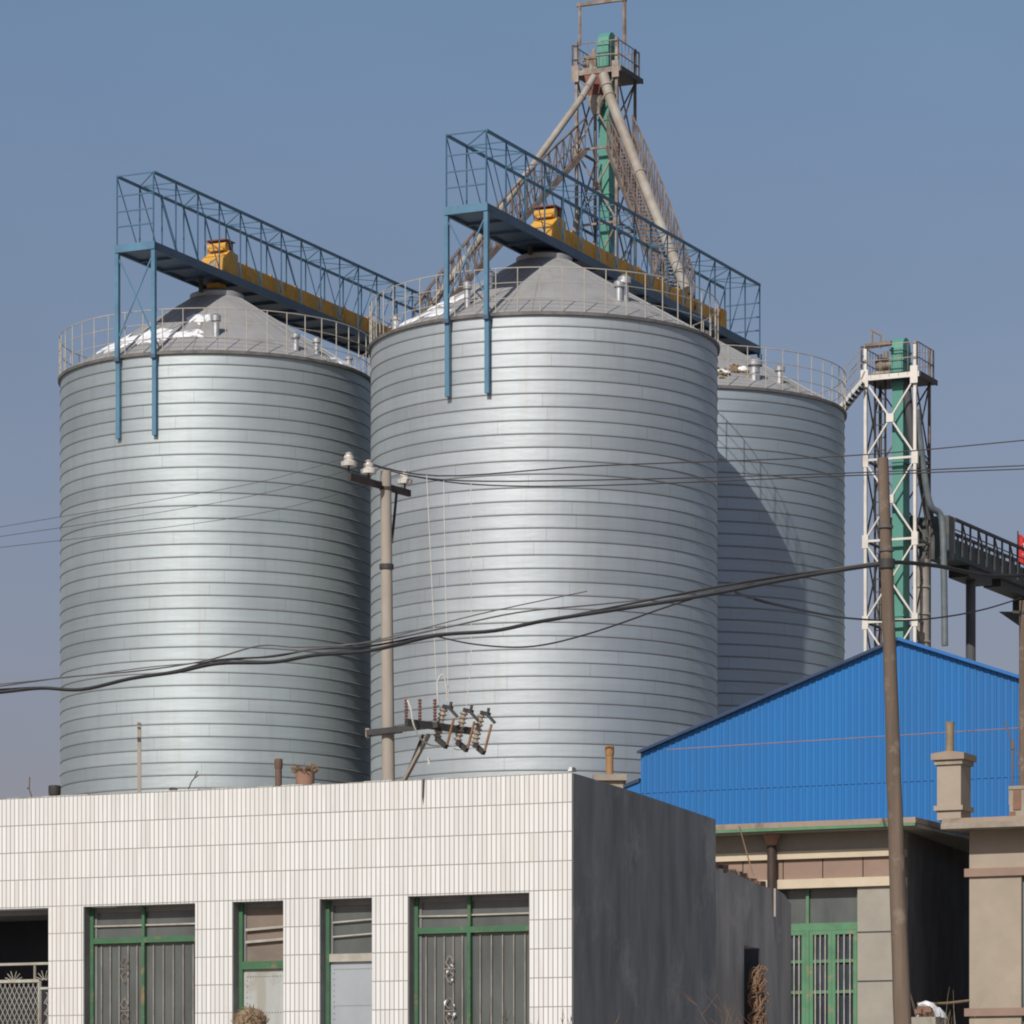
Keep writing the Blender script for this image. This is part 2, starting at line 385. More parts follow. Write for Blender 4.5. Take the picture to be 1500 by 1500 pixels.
SM = (.911, 108.6, 4.917); SL = (-8.75, 113.3, 4.60); SR = (5.37, 118.5, 4.917)
silo_m, rzM = make_silo(*SM, 'widest bright galvanised silo in the centre, behind the concrete power pole', 11, (1,1,1),
    [(-31, 4.15, .62, .085), (-31, 2.9, .40, .075), (33, 3.75, .50, .10), (37, 3.65, .62, .12), (-62, 4.7, .3, .09)],
    [(-82, -38, 4.05, 4.62), (-64, -42, 3.1, 3.7)])
silo_l, rzL = make_silo(*SL, 'left galvanised silo with large snow patches on its cone roof', 37, (.97,1,.99),
    [(4, 3.6, .55, .10), (38, 4.1, .42, .09), (49, 4.1, .40, .085), (68, 4.3, .22, .08)],
    [(-62, -20, 3.0, 4.0), (-30, -3, 3.3, 3.75), (-16, 0, 2.2, 2.75), (56, 84, 4.1, 4.5)])
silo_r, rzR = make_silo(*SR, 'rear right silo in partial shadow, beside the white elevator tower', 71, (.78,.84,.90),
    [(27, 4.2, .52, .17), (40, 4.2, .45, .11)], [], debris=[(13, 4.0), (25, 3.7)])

# ------------------------------------------------------------------ roof catwalks (lattice bridges) and conveyors
ROTZ = -GR                                    # local +y runs away to the right, local +x to the right and nearer
def make_catwalk(cx, cy, rad, t0, t1, zdeck, label, leg_drop):
    """local frame: origin below the silo apex; y along the bridge; deck at zdeck"""
    T = thing('roof_catwalk', label, 'catwalk', (cx, cy, 0), ROTZ, 'lattice catwalks over the silos')
    hw = .60; H = 2.07; nb = 16; L = (t1 - t0) / nb
    zt = zdeck + H
    obj('deck', MB().box((-hw+.02, t0, zdeck-.05), (hw-.02, t1, zdeck)), W['deck'], T)
    for sx in (-1, 1):
        obj('edge_channel', MB().box((sx*hw-.035, t0, zdeck-.14), (sx*hw+.035, t1, zdeck+.10)), W['deck'], T)
        obj('top_chord', MB().bar((sx*hw, t0, zt), (sx*hw, t1, zt), .07), W['bluesteel'], T)
        for i in range(nb+1):
            y = t0 + i*L
            obj('post', MB().bar((sx*hw, y, zdeck+.1), (sx*hw, y, zt-.035), .031), W['bluesteel'], T)
            if i < nb:
                if i < nb*.55: a, b = (sx*hw, y, zt-.03), (sx*hw, y+L, zdeck+.1)
                else: a, b = (sx*hw, y, zdeck+.1), (sx*hw, y+L, zt-.03)
                obj('diagonal', MB().bar(a, b, .023), W['bluesteel'], T)
    for i in range(nb+1):
        y = t0 + i*L
        obj('cross_bar', MB().bar((-hw, y, zt), (hw, y, zt), .031), W['bluesteel'], T)
        if i < nb:
            a, b = ((-hw, y, zt), (hw, y+L, zt)) if i % 2 else ((hw, y, zt), (-hw, y+L, zt))
            obj('top_brace', MB().bar(a, b, .022), W['bluesteel'], T)
        obj('joist', MB().box((-hw+.04, y-.03, zdeck-.13), (hw-.04, y+.03, zdeck-.052)), W['deck'], T)
    for y in (t0, t1):
        for h in (.62, 1.05, 1.5):
            obj('end_rail', MB().bar((-hw, y, zdeck+h), (hw, y, zdeck+h), .035), W['bluesteel'], T)
    obj('end_beam', MB().box((-hw-.06, t0-.06, zdeck-.12), (hw+.06, t0-.002, zdeck+.1)), W['bluelite'], T)
    for y, low in ((t0+.02, True), (t1-.02, False)):
        yy = y
        for sx in (-1, 1):
            zb = EAVE - leg_drop
            ly = yy
            leg = MB().box((sx*hw-.06, ly-.06, EAVE-.08), (sx*hw+.06, ly+.06, zdeck-.142))
            lg = obj('leg', leg, W['bluelite'], T)
            wl = math.sqrt(rad*rad - hw*hw) if low else 0
            shoe = MB().box((sx*hw-.065, ly+(.0 if low else -.13), zb), (sx*hw+.065, ly+(.13 if low else 0), EAVE-.09))
            obj('wall_shoe', shoe, W['bluelite'], lg)
            obj('bracket', MB().box((sx*hw-.09, min(ly-.08, ly+.2), EAVE-.16), (sx*hw+.09, max(ly+.08, ly+.2), EAVE-.05)), W['deck'], lg)
        if low:
            for a in (-1, 1):
                obj('leg_brace', MB().bar((a*hw, y, zdeck-.2), (-a*hw, y, EAVE+.45), .035), W['bluelite'], T)
    obj('apex_stool', MB().box((-.05, -1.0, rzM(.7)+.0), (.05, -.9, zdeck-.05)), W['dark'], T)
    return T

ZD = CZ + 25.70
make_catwalk(SM[0], SM[1], SM[2], -5.10, 15.3, ZD, 'blue lattice catwalk over the central silo, its near end in mid frame', 2.15)
make_catwalk(SL[0], SL[1], SL[2], -4.72, 15.6, ZD+.16, 'blue lattice catwalk over the left snow-patched silo', 2.35)

def make_conveyor(cx, cy, zdeck, y1, label):
    T = thing('chain_conveyor', label, 'conveyor', (cx, cy, zdeck), ROTZ, 'yellow conveyors on the catwalks')
    x0, x1 = .06, .46
    obj('trough', MB().box((x0, .42, .08), (x1, y1, .62)), W['yellow'], T)
    for i in range(int((y1-.5)/1.6)):
        y = .9 + i*1.6
        obj('flange', MB().box((x0-.03, y, .06), (x1+.03, y+.05, .66)), W['yellow'], T)
    h = MB().prism([(-.25,-.45,.05), (-.25,.40,.05), (-.25,.40,.80), (-.25,-.05,.85), (-.25,-.45,.55)], (.75,0,0))
    hd = obj('drive_head', h, W['yellow'], T)
    obj('motor', MB().tube([(-.2,-.12,.97), (.42,-.12,.97)], .13, 12).box((-.12,-.24,.85),(.34,0,.9)), W['yellow'], hd)
    obj('guard', MB().box((-.2,.1,.83),(-.12,.2,1.15)).box((.36,.1,.83),(.44,.2,1.15)).box((-.22,-.28,1.13),(.46,.30,1.165)), W['rust'], hd)
    obj('inspection_hatch', MB().box((-.28,-.1,.2),(-.252,.25,.6)).box((.02,-.475,.15),(.22,-.452,.5)), W['fusetan'], hd)
    obj('drop_chute', MB().box((-.2,-.25,-.85),(.2,.2,-.10)), W['yellow'], T)
    obj('tail_box', MB().box((x0-.06, y1, .05), (x1+.06, y1+.45, .72)), W['yellow'], T)
    return T
make_conveyor(SM[0], SM[1], ZD, 12.2, 'yellow chain conveyor with drive head above the central silo')
make_conveyor(SL[0], SL[1], ZD+.16, 13.0, 'yellow chain conveyor with drive head above the left silo')

# ------------------------------------------------------------------ elevator towers
def make_tower(fl, w, d, zp, bay, label, hand, steel, top_rails):
    """local: x along the front face from the left post, y to the back, z up; fl = front-left post"""
    T = thing('elevator_tower', label, 'tower', fl, ROTZ, 'lattice elevator towers')
    cs = [(0,0), (w,0), (w,d), (0,d)]
    for (x, y) in cs:
        pw = .046 if y == 0 else .04
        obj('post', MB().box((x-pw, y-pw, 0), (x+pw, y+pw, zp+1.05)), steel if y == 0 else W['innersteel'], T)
    nb = int(zp / bay)
    for k in range(nb):
        z1 = zp - k*bay; z0 = z1 - bay
        for i in range(4):
            a, b = cs[i], cs[(i+1) % 4]
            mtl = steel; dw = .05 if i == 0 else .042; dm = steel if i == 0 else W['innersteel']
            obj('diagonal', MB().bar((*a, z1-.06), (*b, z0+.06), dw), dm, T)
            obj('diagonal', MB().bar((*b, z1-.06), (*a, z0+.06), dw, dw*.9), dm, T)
            obj('strut', MB().bar((*a, z0), (*b, z0), .07 if i == 0 else .07), dm, T)
            if i == 0:
                obj('gusset_plate', MB().box((w/2-.12, -.05, (z0+z1)/2-.13), (w/2+.12, .05, (z0+z1)/2+.13)), steel, T)
        for (x, y) in cs[:2]:
            obj('gusset_plate', MB().box((x-.10, y-.06, z0-.22), (x+.10, y+.06, z0+.19)), steel, T)
    obj('platform', MB().box((-.06,-.05,zp-.05),(w+.16,d+.16,zp)), W['dark'], T)
    obj('platform_edge', MB().box((-.1,-.1,zp-.06),(w+.16,-.052,zp+.1)), steel, T)
    obj('platform_edge', MB().box((w+.162,-.1,zp-.06),(w+.21,d+.2,zp+.1)), W['dark'], T)
    for (x, y) in cs[:2]:
        obj('gusset_plate', MB().box((x-.12, y-.13, zp-.26), (x+.12, y-.102, zp+.28)), steel, T)
    rl = MB()
    o = .1
    rc = [(-o,-o), (w+o,-o), (w+o,d+o), (-o,d+o)]
    for i in range(4):
        a, b = rc[i], rc[(i+1) % 4]
        for h in top_rails:
            rl.bar((*a, zp+h), (*b, zp+h), .026)
        n = 7
        for q in range(n):
            u = q/(n-1); p = (a[0]+(b[0]-a[0])*u, a[1]+(b[1]-a[1])*u)
            rl.bar((*p, zp), (*p, zp+top_rails[-1]), .012 if 0 < q < n-1 else .04)
    obj('railing', rl, hand, T)
    return T

def make_leg(T0, cx, cy, wx, wy, zp, htop, label):
    """bucket elevator inside the tower: two-part casing with a rounded head"""
    T = thing('bucket_elevator', label, 'elevator', T0.location, ROTZ, 'green bucket elevators')
    cs = MB().box((cx-wx/2, cy-wy/2, 0), (cx+wx/2, cy+wy/2, zp+.2))
    z = 1.0
    while z < zp:
        cs.box((cx-wx/2-.03, cy-wy/2-.03, z), (cx+wx/2+.03, cy+wy/2+.03, z+.06)); z += 2.4
    obj('casing', cs, W['green'], T)
    w2 = wx*1.08; y0, y1 = cy-wy*.62, cy+wy*.62
    poly = [(cx-w2/2, y0, zp+.202), (cx-w2/2, y0, zp+htop*.72)]
    for k in range(7):
        a = math.pi - math.pi*k/6
        poly.append((cx-w2/2, cy + (y1-y0)/2*math.cos(a), zp+htop*.72 + htop*.28*math.sin(a)))
    poly += [(cx-w2/2, y1, zp+.202)]
    hd = obj('head', MB().prism(poly, (w2,0,0)), W['green'], T)
    obj('head_band', MB().box((cx-w2/2-.03, y0-.03, zp+htop*.42), (cx+w2/2+.03, y1+.03, zp+htop*.46))
        .box((cx-w2/2-.03, y0-.03, zp+htop*.66), (cx+w2/2+.03, y1+.03, zp+htop*.70)), W['green'], hd)
    m = obj('drive_motor', MB().tube([(cx-wx/2-.62, cy, zp+.55), (cx-wx/2-.05, cy, zp+.55)], .17, 14).tube([(cx-wx/2-.5, cy, zp+.55), (cx-wx/2-.36, cy, zp+.55)], .21, 14)
        .tube([(cx-wx/2-.3, cy, zp+.62), (cx-wx/2-.3, cy, zp+.95)], .07, 10), W['lattice'], T)
    obj('motor_base', MB().box((cx-wx/2-.66, cy-.25, zp+.02), (cx-wx/2-.08, cy+.25, zp+.3)), W['spout'], m)
    return T

# rear tower feeding the silos
t1o = P(844.6, 110, 124.0); z1 = CZ + (HZ-106)/F*123.7
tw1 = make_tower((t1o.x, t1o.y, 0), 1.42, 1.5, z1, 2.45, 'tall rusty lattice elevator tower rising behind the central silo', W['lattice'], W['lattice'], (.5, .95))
make_leg(tw1, .82, .60, .36, .56, z1, 1.42, 'green bucket elevator inside the tall tower behind the central silo')
pf = MB().bar((.12,.0,z1+.95), (.12,.0,z1+2.25), .07).bar((1.5,.45,z1+.95), (1.5,.45,z1+2.6), .09).bar((0,.0,z1+2.26), (1.58,.45,z1+2.40), .11)
obj('hoist_frame', pf, W['lattice'], tw1)
obj('cabinet', MB().box((.28,.4,z1+.02),(.52,.7,z1+.75)), W['lattice'], tw1)
obj('head_hopper', MB().prism([(.35,-.16,z1-.1),(.98,-.16,z1-.1),(.86,-.16,z1-.75),(.48,-.16,z1-.75)], (0,.5,0)), W['rust'], tw1)
obj('valve_cone', MB().lathe([(.10,z1-1.35),(.26,z1-.98),(.24,z1-.76)], 14, (.66,.05,0)), W['spout'], tw1)

# right tower beside the rear silo
t2o = P(1268, 556, 119.0); z2 = t2o.z
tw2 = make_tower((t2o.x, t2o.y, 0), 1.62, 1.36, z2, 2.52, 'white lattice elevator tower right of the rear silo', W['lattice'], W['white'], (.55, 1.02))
make_leg(tw2, .94, .62, .36, .62, z2, 1.32, 'green bucket elevator inside the white tower on the right')
obj('hoist_beam', MB().bar((.0,.0,z2+1.03),(.85,-.02,z2+1.06),.14).bar((.17,.1,z2+1.0),(.17,.1,z2+1.55),.05).bar((.40,.25,z2+1.0),(.40,.25,z2+1.4),.05).bar((.15,.08,z2+1.56),(.42,.27,z2+1.40),.06), W['lattice'], tw2)
lad = MB().bar((.22,.25,0),(.22,.25,z2),.05).bar((.56,.25,0),(.56,.25,z2),.05)
for i in range(int(z2/.4)): lad.bar((.22,.25,.2+i*.4),(.56,.25,.2+i*.4),.03)
obj('ladder', lad, W['dark'], tw2)

def pipe(name, pts, r, mat, label, cat, flange=True, n=12, group=None):
    o = thing(name, label, cat, pts[-1], 0, group)
    l = Vector(pts[-1])
    obj('pipe', MB().tube([Vector(p)-l for p in pts], r, n), mat, o)
    if flange:
        for i in range(1, 6):
            u = i/6; k = min(int(u*(len(pts)-1)), len(pts)-2); v = u*(len(pts)-1)-k
            p = Vector(pts[k]).lerp(Vector(pts[k+1]), v); d = (Vector(pts[k+1])-Vector(pts[k])).normalized()
            obj('flange', MB().tube([p-d*.03-l, p+d*.03-l], r*1.18, n), mat, o)
    return o
spA = pipe('grain_spout', [P(870,112,123.3), P(853,142,122.9), P(648,425,119.2), P(620,470,118.7)], .11, W['spout'], 'thin beige grain spout slanting down to the left', 'spout', group='spouts from the tall tower')
spB = pipe('grain_spout', [P(884,110,123.2), P(893,142,122.9), P(984,372,118.0), P(1006,425,117.3)], .17, W['spout'], 'thick beige grain spout slanting down to the right', 'spout', group='spouts from the tall tower')

def stairway(a, b, wdir, label, hr=1.05):
    """inclined lattice walkway between two places"""
    a, b = Vector(a), Vector(b); L0 = b
    T = thing('inclined_stairway', label, 'stairway', L0, 0, 'stairways from the tall tower')
    w = Vector(wdir).normalized()*.42; n = 22
    A, B = a-L0, b-L0
    for s_ in (-1, 1):
        obj('stringer', MB().bar(A+w*s_, B+w*s_, .09, .17), W['lattice2'], T)
        hp = []
        for i in range(n+1):
            u = i/n; p = A.lerp(B, u) + w*s_; bow = .28*math.sin(math.pi*u)
            hp.append(p + Vector((0,0,hr+bow)))
        obj('handrail', MB().tube(hp, .035, 6), W['lattice2'], T)
        lt = MB()
        for i in range(n+1):
            u = i/n; p = A.lerp(B, u) + w*s_
            obj('baluster', MB().bar(p, hp[i], .028), W['lattice2'], T)
            if i < n: lt.bar(A.lerp(B, (i+1)/n)+w*s_ if i % 2 else p, hp[i] if i % 2 else hp[i+1], .022)
        lt.tube([A.lerp(B, i/n)+w*s_+Vector((0,0,(hp[i]-(A.lerp(B,i/n)+w*s_)).z*.5)) for i in range(n+1)], .025, 5)
        obj('lattice', lt, W['lattice2'], T)
    for i in range(n*2+1):
        p = A.lerp(B, i/(n*2)); obj('tread', MB().bar(p-w, p+w, .16, .04), W['lattice2'], T)
    return T
stairway(P(852,226,123.0), P(612,492,118.6), (.25,-1,0), 'rusty lattice stairway descending left from the tall tower')
stairway(P(908,216,122.9), P(998,452,117.5), (1,.25,0), 'rusty lattice stairway descending right from the tall tower')

# link stair from rear silo eave to right tower platform
la, lb = P(1233, 600, 118.7), P(1266, 560, 118.9)
T = thing('link_ladder', 'short cream link ladder between rear silo rim and white tower', 'ladder', la)
w_ = Vector((.10,.30,0))
for s_ in (-1,1):
    obj('stringer', MB().bar(w_*s_, lb-la+w_*s_, .05, .10), W['white'], T)
    for h in (.55, 1.0):
        obj('handrail', MB().bar(w_*s_+Vector((0,0,h)), lb-la+w_*s_+Vector((0,0,h)), .03), W['lattice'], T)
for i in range(7):
    p = (lb-la)*((i+.5)/7); obj('tread', MB().bar(p-w_, p+w_, .13, .03), W['dark'], T)

# ------------------------------------------------------------------ conveyor gallery on the right
G0 = P(1376, 790, 121.0)
T = thing('conveyor_gallery', 'dark elevated conveyor gallery leaving the white tower to the right', 'conveyor', (G0.x, G0.y, 0), R(-26.5))
gz0, gzm, gz1 = CZ+18.85, CZ+19.45, CZ+20.05
GL = 13.0
obj('trough', MB().box((-.45,0,gz0),(.45,GL,gzm)), W['galleryg'], T)
for sx in (-1,1):
    obj('handrail', MB().bar((sx*.5,0,gz1),(sx*.5,GL,gz1),.09), W['dark'], T)
    obj('mid_rail', MB().bar((sx*.5,0,gzm+.28),(sx*.5,GL,gzm+.28),.03), W['dark'], T)
    n = 17
    for i in range(n+1):
        y = GL*i/n
        obj('post', MB().bar((sx*.49,y,gz0+.1),(sx*.49,y,gz1),.05), W['column'], T)
        if i < n and i % 2: obj('diagonal', MB().bar((sx*.49,y,gz1),(sx*.49,y+GL/n*.6,gzm),.04), W['column'], T)
obj('underframe', MB().box((-.35,1.8,gz0-.36),(.35,4.0,gz0-.01)).box((-.3,5.0,gz0-.25),(.3,9.0,gz0-.01)).box((-.4,8.2,gz0-.62),(.4,9.6,gz0-.255)), W['dark'], T)
obj('end_hood', MB().box((-.5,-.5,gz0-.1),(.5,-.01,gz1+.05)), W['galleryg'], T)
obj('transfer_box', MB().box((-1.5,-.9,gzm-.3),(-.55,-.2,gzm+.65)), W['pipeg'], T)
for (px, ty, yt, r_, lb_) in ((1422, 845, 123.4, .16, 'round dark support column under the conveyor gallery, left one'), (1503, 872, 128.4, .20, 'round dark support column under the conveyor gallery at frame edge')):
    p = P(px, ty, yt)
    T = thing('support_column', lb_, 'column', (p.x, p.y, 0), 0, 'columns under the gallery')
    obj('shaft', MB().tube([(0,0,0),(0,0,gz0-.37)], r_, 16), W['column'], T)
    obj('base_plate', MB().box((-.4,-.4,0),(.4,.4,.06)), W['dark'], T)
    if px > 1490: obj('bracket', MB().prism([(-.9,-.06,gz0-.65),(.3,-.06,gz0-.65),(.3,-.06,gz0-1.2),(-.25,-.06,gz0-1.1)],(0,.12,0)), W['column'], T)
pipe('discharge_pipe', spline([P(1343,600,118.4), P(1352,680,118.6), P(1362,738,118.8), P(1376,752,119), P(1381,775,119), P(1383,860,119), P(1384,946,119)], 5), .105, W['pipeg'], 'grey discharge pipe bending down beside the white tower', 'pipe', False)
pipe('dust_duct', [P(1326,552,118.9), P(1336,640,118.9), P(1358,730,119.2), P(1362,760,119.4)], .14, W['column'], 'dark slanting duct inside the white tower', 'duct', False)
pipe('riser_pipe', [P(1350,820,119.2), P(1350,940,119.2), P(1351,1100,119.2)], .25, W['spout'], 'thick pale riser pipe at the foot of the white tower', 'pipe', True)
fp = P(1491, 835, 127.5)
T = thing('red_flag', 'small red flag with white marks above the gallery at right', 'flag', fp)
obj('pole', MB().tube([(0,0,-.5),(0,0,1.30)], .025, 8), W['dark'], T)
fl = MB(); nx, nz = 8, 6
for i in range(nx+1):
    for j in range(nz+1):
        fl.v.append(Vector((.03+i/nx*.34, .05*math.sin(i*1.1+j*.4), .30 + j/nz*.90 - .30*(i/nx)**1.4)))
for i in range(nx):
    for j in range(nz):
        a = i*(nz+1)+j; fl.f.append([a, a+nz+1, a+nz+2, a+1]); fl.sm.append(True)
fo = obj('cloth', fl, W['red'], T)
mk = MB()
for (x0,z0,x1,z1_) in ((.14,.86,.28,.77),(.15,.68,.28,.60),(.21,.90,.21,.44),(.13,.54,.20,.46)):
    mk.bar((x0,-.075,z0),(x1,-.075,z1_),.035,.012)
obj('white_mark', mk, W['snow'], fo)

# ------------------------------------------------------------------ facade frames
class Frame:
    """front plane of a building turned GR-ish to the view; corner seen at px, distance Y"""
    def __init__(s, px, Y, th):
        s.X = (px-750)/F*Y; s.Y = Y; s.th = th; s.c = math.cos(th); s.s = math.sin(th)
        s.loc = (s.X, s.Y, 0)
    def x(s, px, dy=0):
        r = (px-750)/F; X = s.X + dy*s.s; Y = s.Y + dy*s.c
        return (r*Y - X)/(s.c + r*s.s)
    def z(s, px, py, dy=0):
        Y = s.Y + dy*s.c - s.x(px, dy)*s.s
        return CZ + (HZ-py)/F*Y

# ------------------------------------------------------------------ white tiled building
FW = Frame(838, 32.4, R(25.2))
WB = thing('tiled_building', 'low flat building faced with white strip tiles, foreground left', 'building', FW.loc, -FW.th)
ZT = FW.z(838, 1132); ZL = ZT - 4*.2475 - .012
tile = tile_material('white_strip_tile', ZT)
D = .14
xl = FW.x(-160)
bays = [(FW.x(-140), FW.x(71)), (FW.x(122), FW.x(286)), (FW.x(340.5), FW.x(415)), (FW.x(468), FW.x(545)), (FW.x(598), FW.x(775))]
fa = MB().box((xl, 0, ZL), (-.0165, D, ZT))
edges = [xl] + [e for b in bays for e in b] + [-.0165]
for i in range(0, len(edges), 2):
    if edges[i+1] > edges[i]: fa.box((edges[i], 0, 0), (edges[i+1], D, ZL))
_e = math.tan(R(25.2-20.3))*D
fa.prism([(-.0163,0,0),(0,0,0),(-_e,D,0),(-.0163,D,0)], (0,0,ZT))
obj('facade', fa, tile, WB)
cb = MB(); rnd = random.Random(3)                      # uneven mortar bead along the parapet top
x = xl
while x < -.05:
    w = rnd.uniform(.04,.18); w = min(w, -.002-x); cb.box((x, .004, ZT+.001), (x+w, D-.004, ZT+.001+rnd.uniform(.002,.009))); x += w
obj('coping', cb, tile, WB)
obj('corner_bead', MB().box((-.045,.006,ZT+.017),(-.002,.10,ZT+.035)).box((-.03,.006,ZT+.0355),(-.002,.08,ZT+.05)), tile, WB)
obj('wall_crack', MB().prism([(FW.x(619),-.003,ZT+.004),(FW.x(622.5),-.003,ZT+.004),(FW.x(621.5),-.003,ZT-.14),(FW.x(620),-.003,ZT-.22),(FW.x(618.6),-.003,ZT-.15)],(0,.0025,0)), W['dark'], WB)
# side wall in shadow, set a few degrees off square
SA = R(25.2-20.3); sd = Vector((-math.sin(SA), math.cos(SA), 0)); sn = Vector((math.cos(SA), math.sin(SA), 0))
SLEN = 4.09
def side(t, z, off=0): return sd*t + sn*off + Vector((0,0,z))
sw = MB().prism([side(D+.06,0,.003), side(SLEN,0,.003), side(SLEN,ZT-.06,.003), side(SLEN*.6,ZT-.03,.003), side(SLEN*.35,ZT-.012,.003), side(D+.06,ZT,.003)], sn*-.24)
sw.prism([side(.022,0,.0035), side(D+.0595,0,.0035), side(D+.0595,ZT-.001,.0035), side(.022,ZT-.001,.0035)], sn*-.003)
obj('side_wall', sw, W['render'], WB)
obj('roof', MB().prism([(xl, D+.01, ZT-.42), (-.26, D+.01, ZT-.42), (-.26+sd.x*4, 4.0, ZT-.5), (xl, 4.0, ZT-.5)], (0,0,.12)), W['slab'], WB)
obj('rear_wall', MB().box((xl, 4.02, 0), (-.62, 4.2, ZT-.35)), W['render2'], WB)
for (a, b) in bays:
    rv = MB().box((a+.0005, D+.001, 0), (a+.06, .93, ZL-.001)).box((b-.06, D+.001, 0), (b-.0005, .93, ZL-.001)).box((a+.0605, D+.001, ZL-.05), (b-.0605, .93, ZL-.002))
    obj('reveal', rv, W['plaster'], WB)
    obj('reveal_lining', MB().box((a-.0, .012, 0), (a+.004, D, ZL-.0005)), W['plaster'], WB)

def bars_window(px0, px1, pyt, pm, label, broken, bar_px):
    a, b = FW.x(px0)+.004, FW.x(px1)-.001; y = D
    fr = obj('window', MB().box((a, y-.03, 0), (a+.034, y+.05, ZL-.003)).box((b-.03, y+.0, 0), (b, y+.05, ZL-.003)), W['greenframe'], WB, label=label)
    zt = FW.z((px0+px1)/2, pyt, y); xm = FW.x(pm, y)
    obj('transom', MB().box((a+.035, y-.028, zt-.026), (b-.031, y+.05, zt+.026)), W['greenframe'], fr)
    obj('mullion', MB().box((xm-.016, y-.036, 0), (xm+.016, y+.04, zt-.027)).box((xm-.014, y-.03, zt+.027), (xm+.014, y+.04, ZL-.003)), W['greenframe'], fr)
    for (u, v) in ((a+.035, xm-.017), (xm+.017, b-.031)):
        obj('pane', MB().box((u, y+.012, 0), (v, y+.018, zt-.028)), W['glass'], fr)
        obj('pane', MB().box((u, y+.012, zt+.028), (v, y+.018, ZL-.004)), W['glass'], fr)
        obj('rail', MB().bar((u, y-.004, (zt+ZL)/2-.02), (v, y-.004, (zt+ZL)/2-.02+rnd.uniform(-.005,.005)), .014), W['bars'], fr)
        n = 5
        for i in range(n):
            x = u + (v-u)*(i+.75)/(n+.4)
            obj('bar', MB().tube([(x, y-.004, 0), (x, y-.004, zt-.05)], .0058, 6), W['thinbars'], fr)
    # wrought diamond scrolls in the middle of the left leaf
    xs = a + .046 + (xm-.023-a-.046)*.63
    for zc in (FW.z(px0, 1421, y), FW.z(px0, 1482, y)):
        sb = MB()
        for sx in (-1,1):
            for sz in (-1,1):
                pts = [(xs + sx*(.004+.034*math.sin(t)), y-.018, zc + sz*(.02+.07*t/3*(1.1-.2*math.cos(3*t)))) for t in [k*.35 for k in range(10)]]
                sb.tube(pts, .0042, 5)
        sb.tube([(xs-.05,y-.018,zc),(xs+.05,y-.018,zc)], .0045, 5)
        so = obj('scroll', sb, W['lattice'], fr)
        if broken:
            for q in range(6):
                gx, gz = xs+rnd.uniform(-.05,.06), zc+rnd.uniform(-.10,.09)
                gb = MB().prism([(gx,y-.03,gz),(gx+rnd.uniform(.008,.03),y-.03,gz+rnd.uniform(-.01,.02)),(gx+rnd.uniform(-.0,.02),y-.03,gz-rnd.uniform(.01,.04))],(0,.004,0))
                obj('paper_scrap', gb, W['snow'], so)
    return fr
bars_window(122, 286, 1377, 212, 'green framed window with window bars, intact grille', False, 0)
bars_window(598, 775, 1362, 689, 'green framed window with window bars and white paper scraps', True, 0)
# board-backed window
def panel_window(px0, px1, py, board, sheet, label, sillmat, rods):
    a, b = FW.x(px0)+.004, FW.x(px1)-.001; y = D
    zt = FW.z((px0+px1)/2, py, y)
    fr = obj('window', MB().box((a, y-.03, 0), (a+.036, y+.05, ZL-.003)), W['greenframe'], WB, label=label)
    obj('pane', MB().box((a+.037, y+.015, zt+.035), (b, y+.02, ZL-.003)), board, fr)
    obj('sill', MB().box((a+.037, y-.035, zt-.035), (b, y+.05, zt+.034)), sillmat, fr)
    sh = MB().box((a+.037, y-.004, 0), (b, y+.003, zt-.036))
    so = obj('sheet_panel', sh, sheet, fr)
    rv = MB(); n = 16
    for i in range(n):
        x = a+.075+(b-a-.09)*i/(n-1)
        for zr in (zt-.10, zt-.42):
            rv.box((x-.004, y-.008, zr-.004), (x+.004, y-.0045, zr+.004))
    for k in range(12): rv.box((a+.066, y-.008, zt-.14-.05*k), (a+.074, y-.0045, zt-.132-.05*k))
    obj('rivets', rv, W['wire'], so)
    for (p, th) in rods:
        z = FW.z((px0+px1)/2, p, y)
        obj('rod', MB().bar((a+.06, y-.012, z-.012), (b, y-.012, z+.012), th), W['bars'], fr)
panel_window(340.5, 415, 1414, W['board'], W['sheet'], 'narrow window with brown board above a stained sheet panel', W['greenframe'], [(1360, .022), (1378, .022)])
panel_window(468, 545, 1403, W['glass'], W['sheet2'], 'narrow window with dark glass above a riveted zinc panel', W['bars'], [(1349, .012), (1370, .012)])
# open bay with a mesh gate
a, b = bays[0]
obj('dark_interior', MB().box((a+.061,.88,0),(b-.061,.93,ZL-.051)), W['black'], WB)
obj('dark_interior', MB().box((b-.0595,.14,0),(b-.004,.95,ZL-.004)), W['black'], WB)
zg = FW.z(40, 1412, .07); zf = FW.z(40, 1437, .07); xf = FW.x(58, .07)
gt = obj('mesh_gate', MB().bar((a,.07,zg),(b,.07,zg+.0),.022), W['bars'], WB)
obj('gate_frame', MB().bar((a,.07,zf),(xf,.07,zf),.028).bar((xf,.07,0),(xf,.07,zf),.024).bar((FW.x(51,.07),.07,zf),(FW.x(51,.07),.07,zg),.016).bar((xf,.07,zf-.07),(b,.07,zf-.07),.02), W['bars'], gt)
ms = MB(); n = 30
z_low = zf-1.2
for i in range(-16, 46):
    for s_ in (-1,1):
        x0 = a + i*.05; p0 = Vector((x0,.072,z_low)); p1 = Vector((x0+s_*.62,.072,zf))
        # clip in x
        def clip(p,q):
            if (p.x<a and q.x<a) or (p.x>xf and q.x>xf): return None
            d=q-p
            def at(xx): return p+d*((xx-p.x)/d.x)
            P0,P1=p,q
            if P0.x<a: P0=at(a)
            if P0.x>xf: P0=at(xf)
            if P1.x<a: P1=at(a)
            if P1.x>xf: P1=at(xf)
            return P0,P1
        c = clip(p0,p1)
        if c and (c[1]-c[0]).length>.01: ms.bar(c[0],c[1],.0045)
obj('diamond_mesh', ms, W['bars'], gt)
oc = MB()
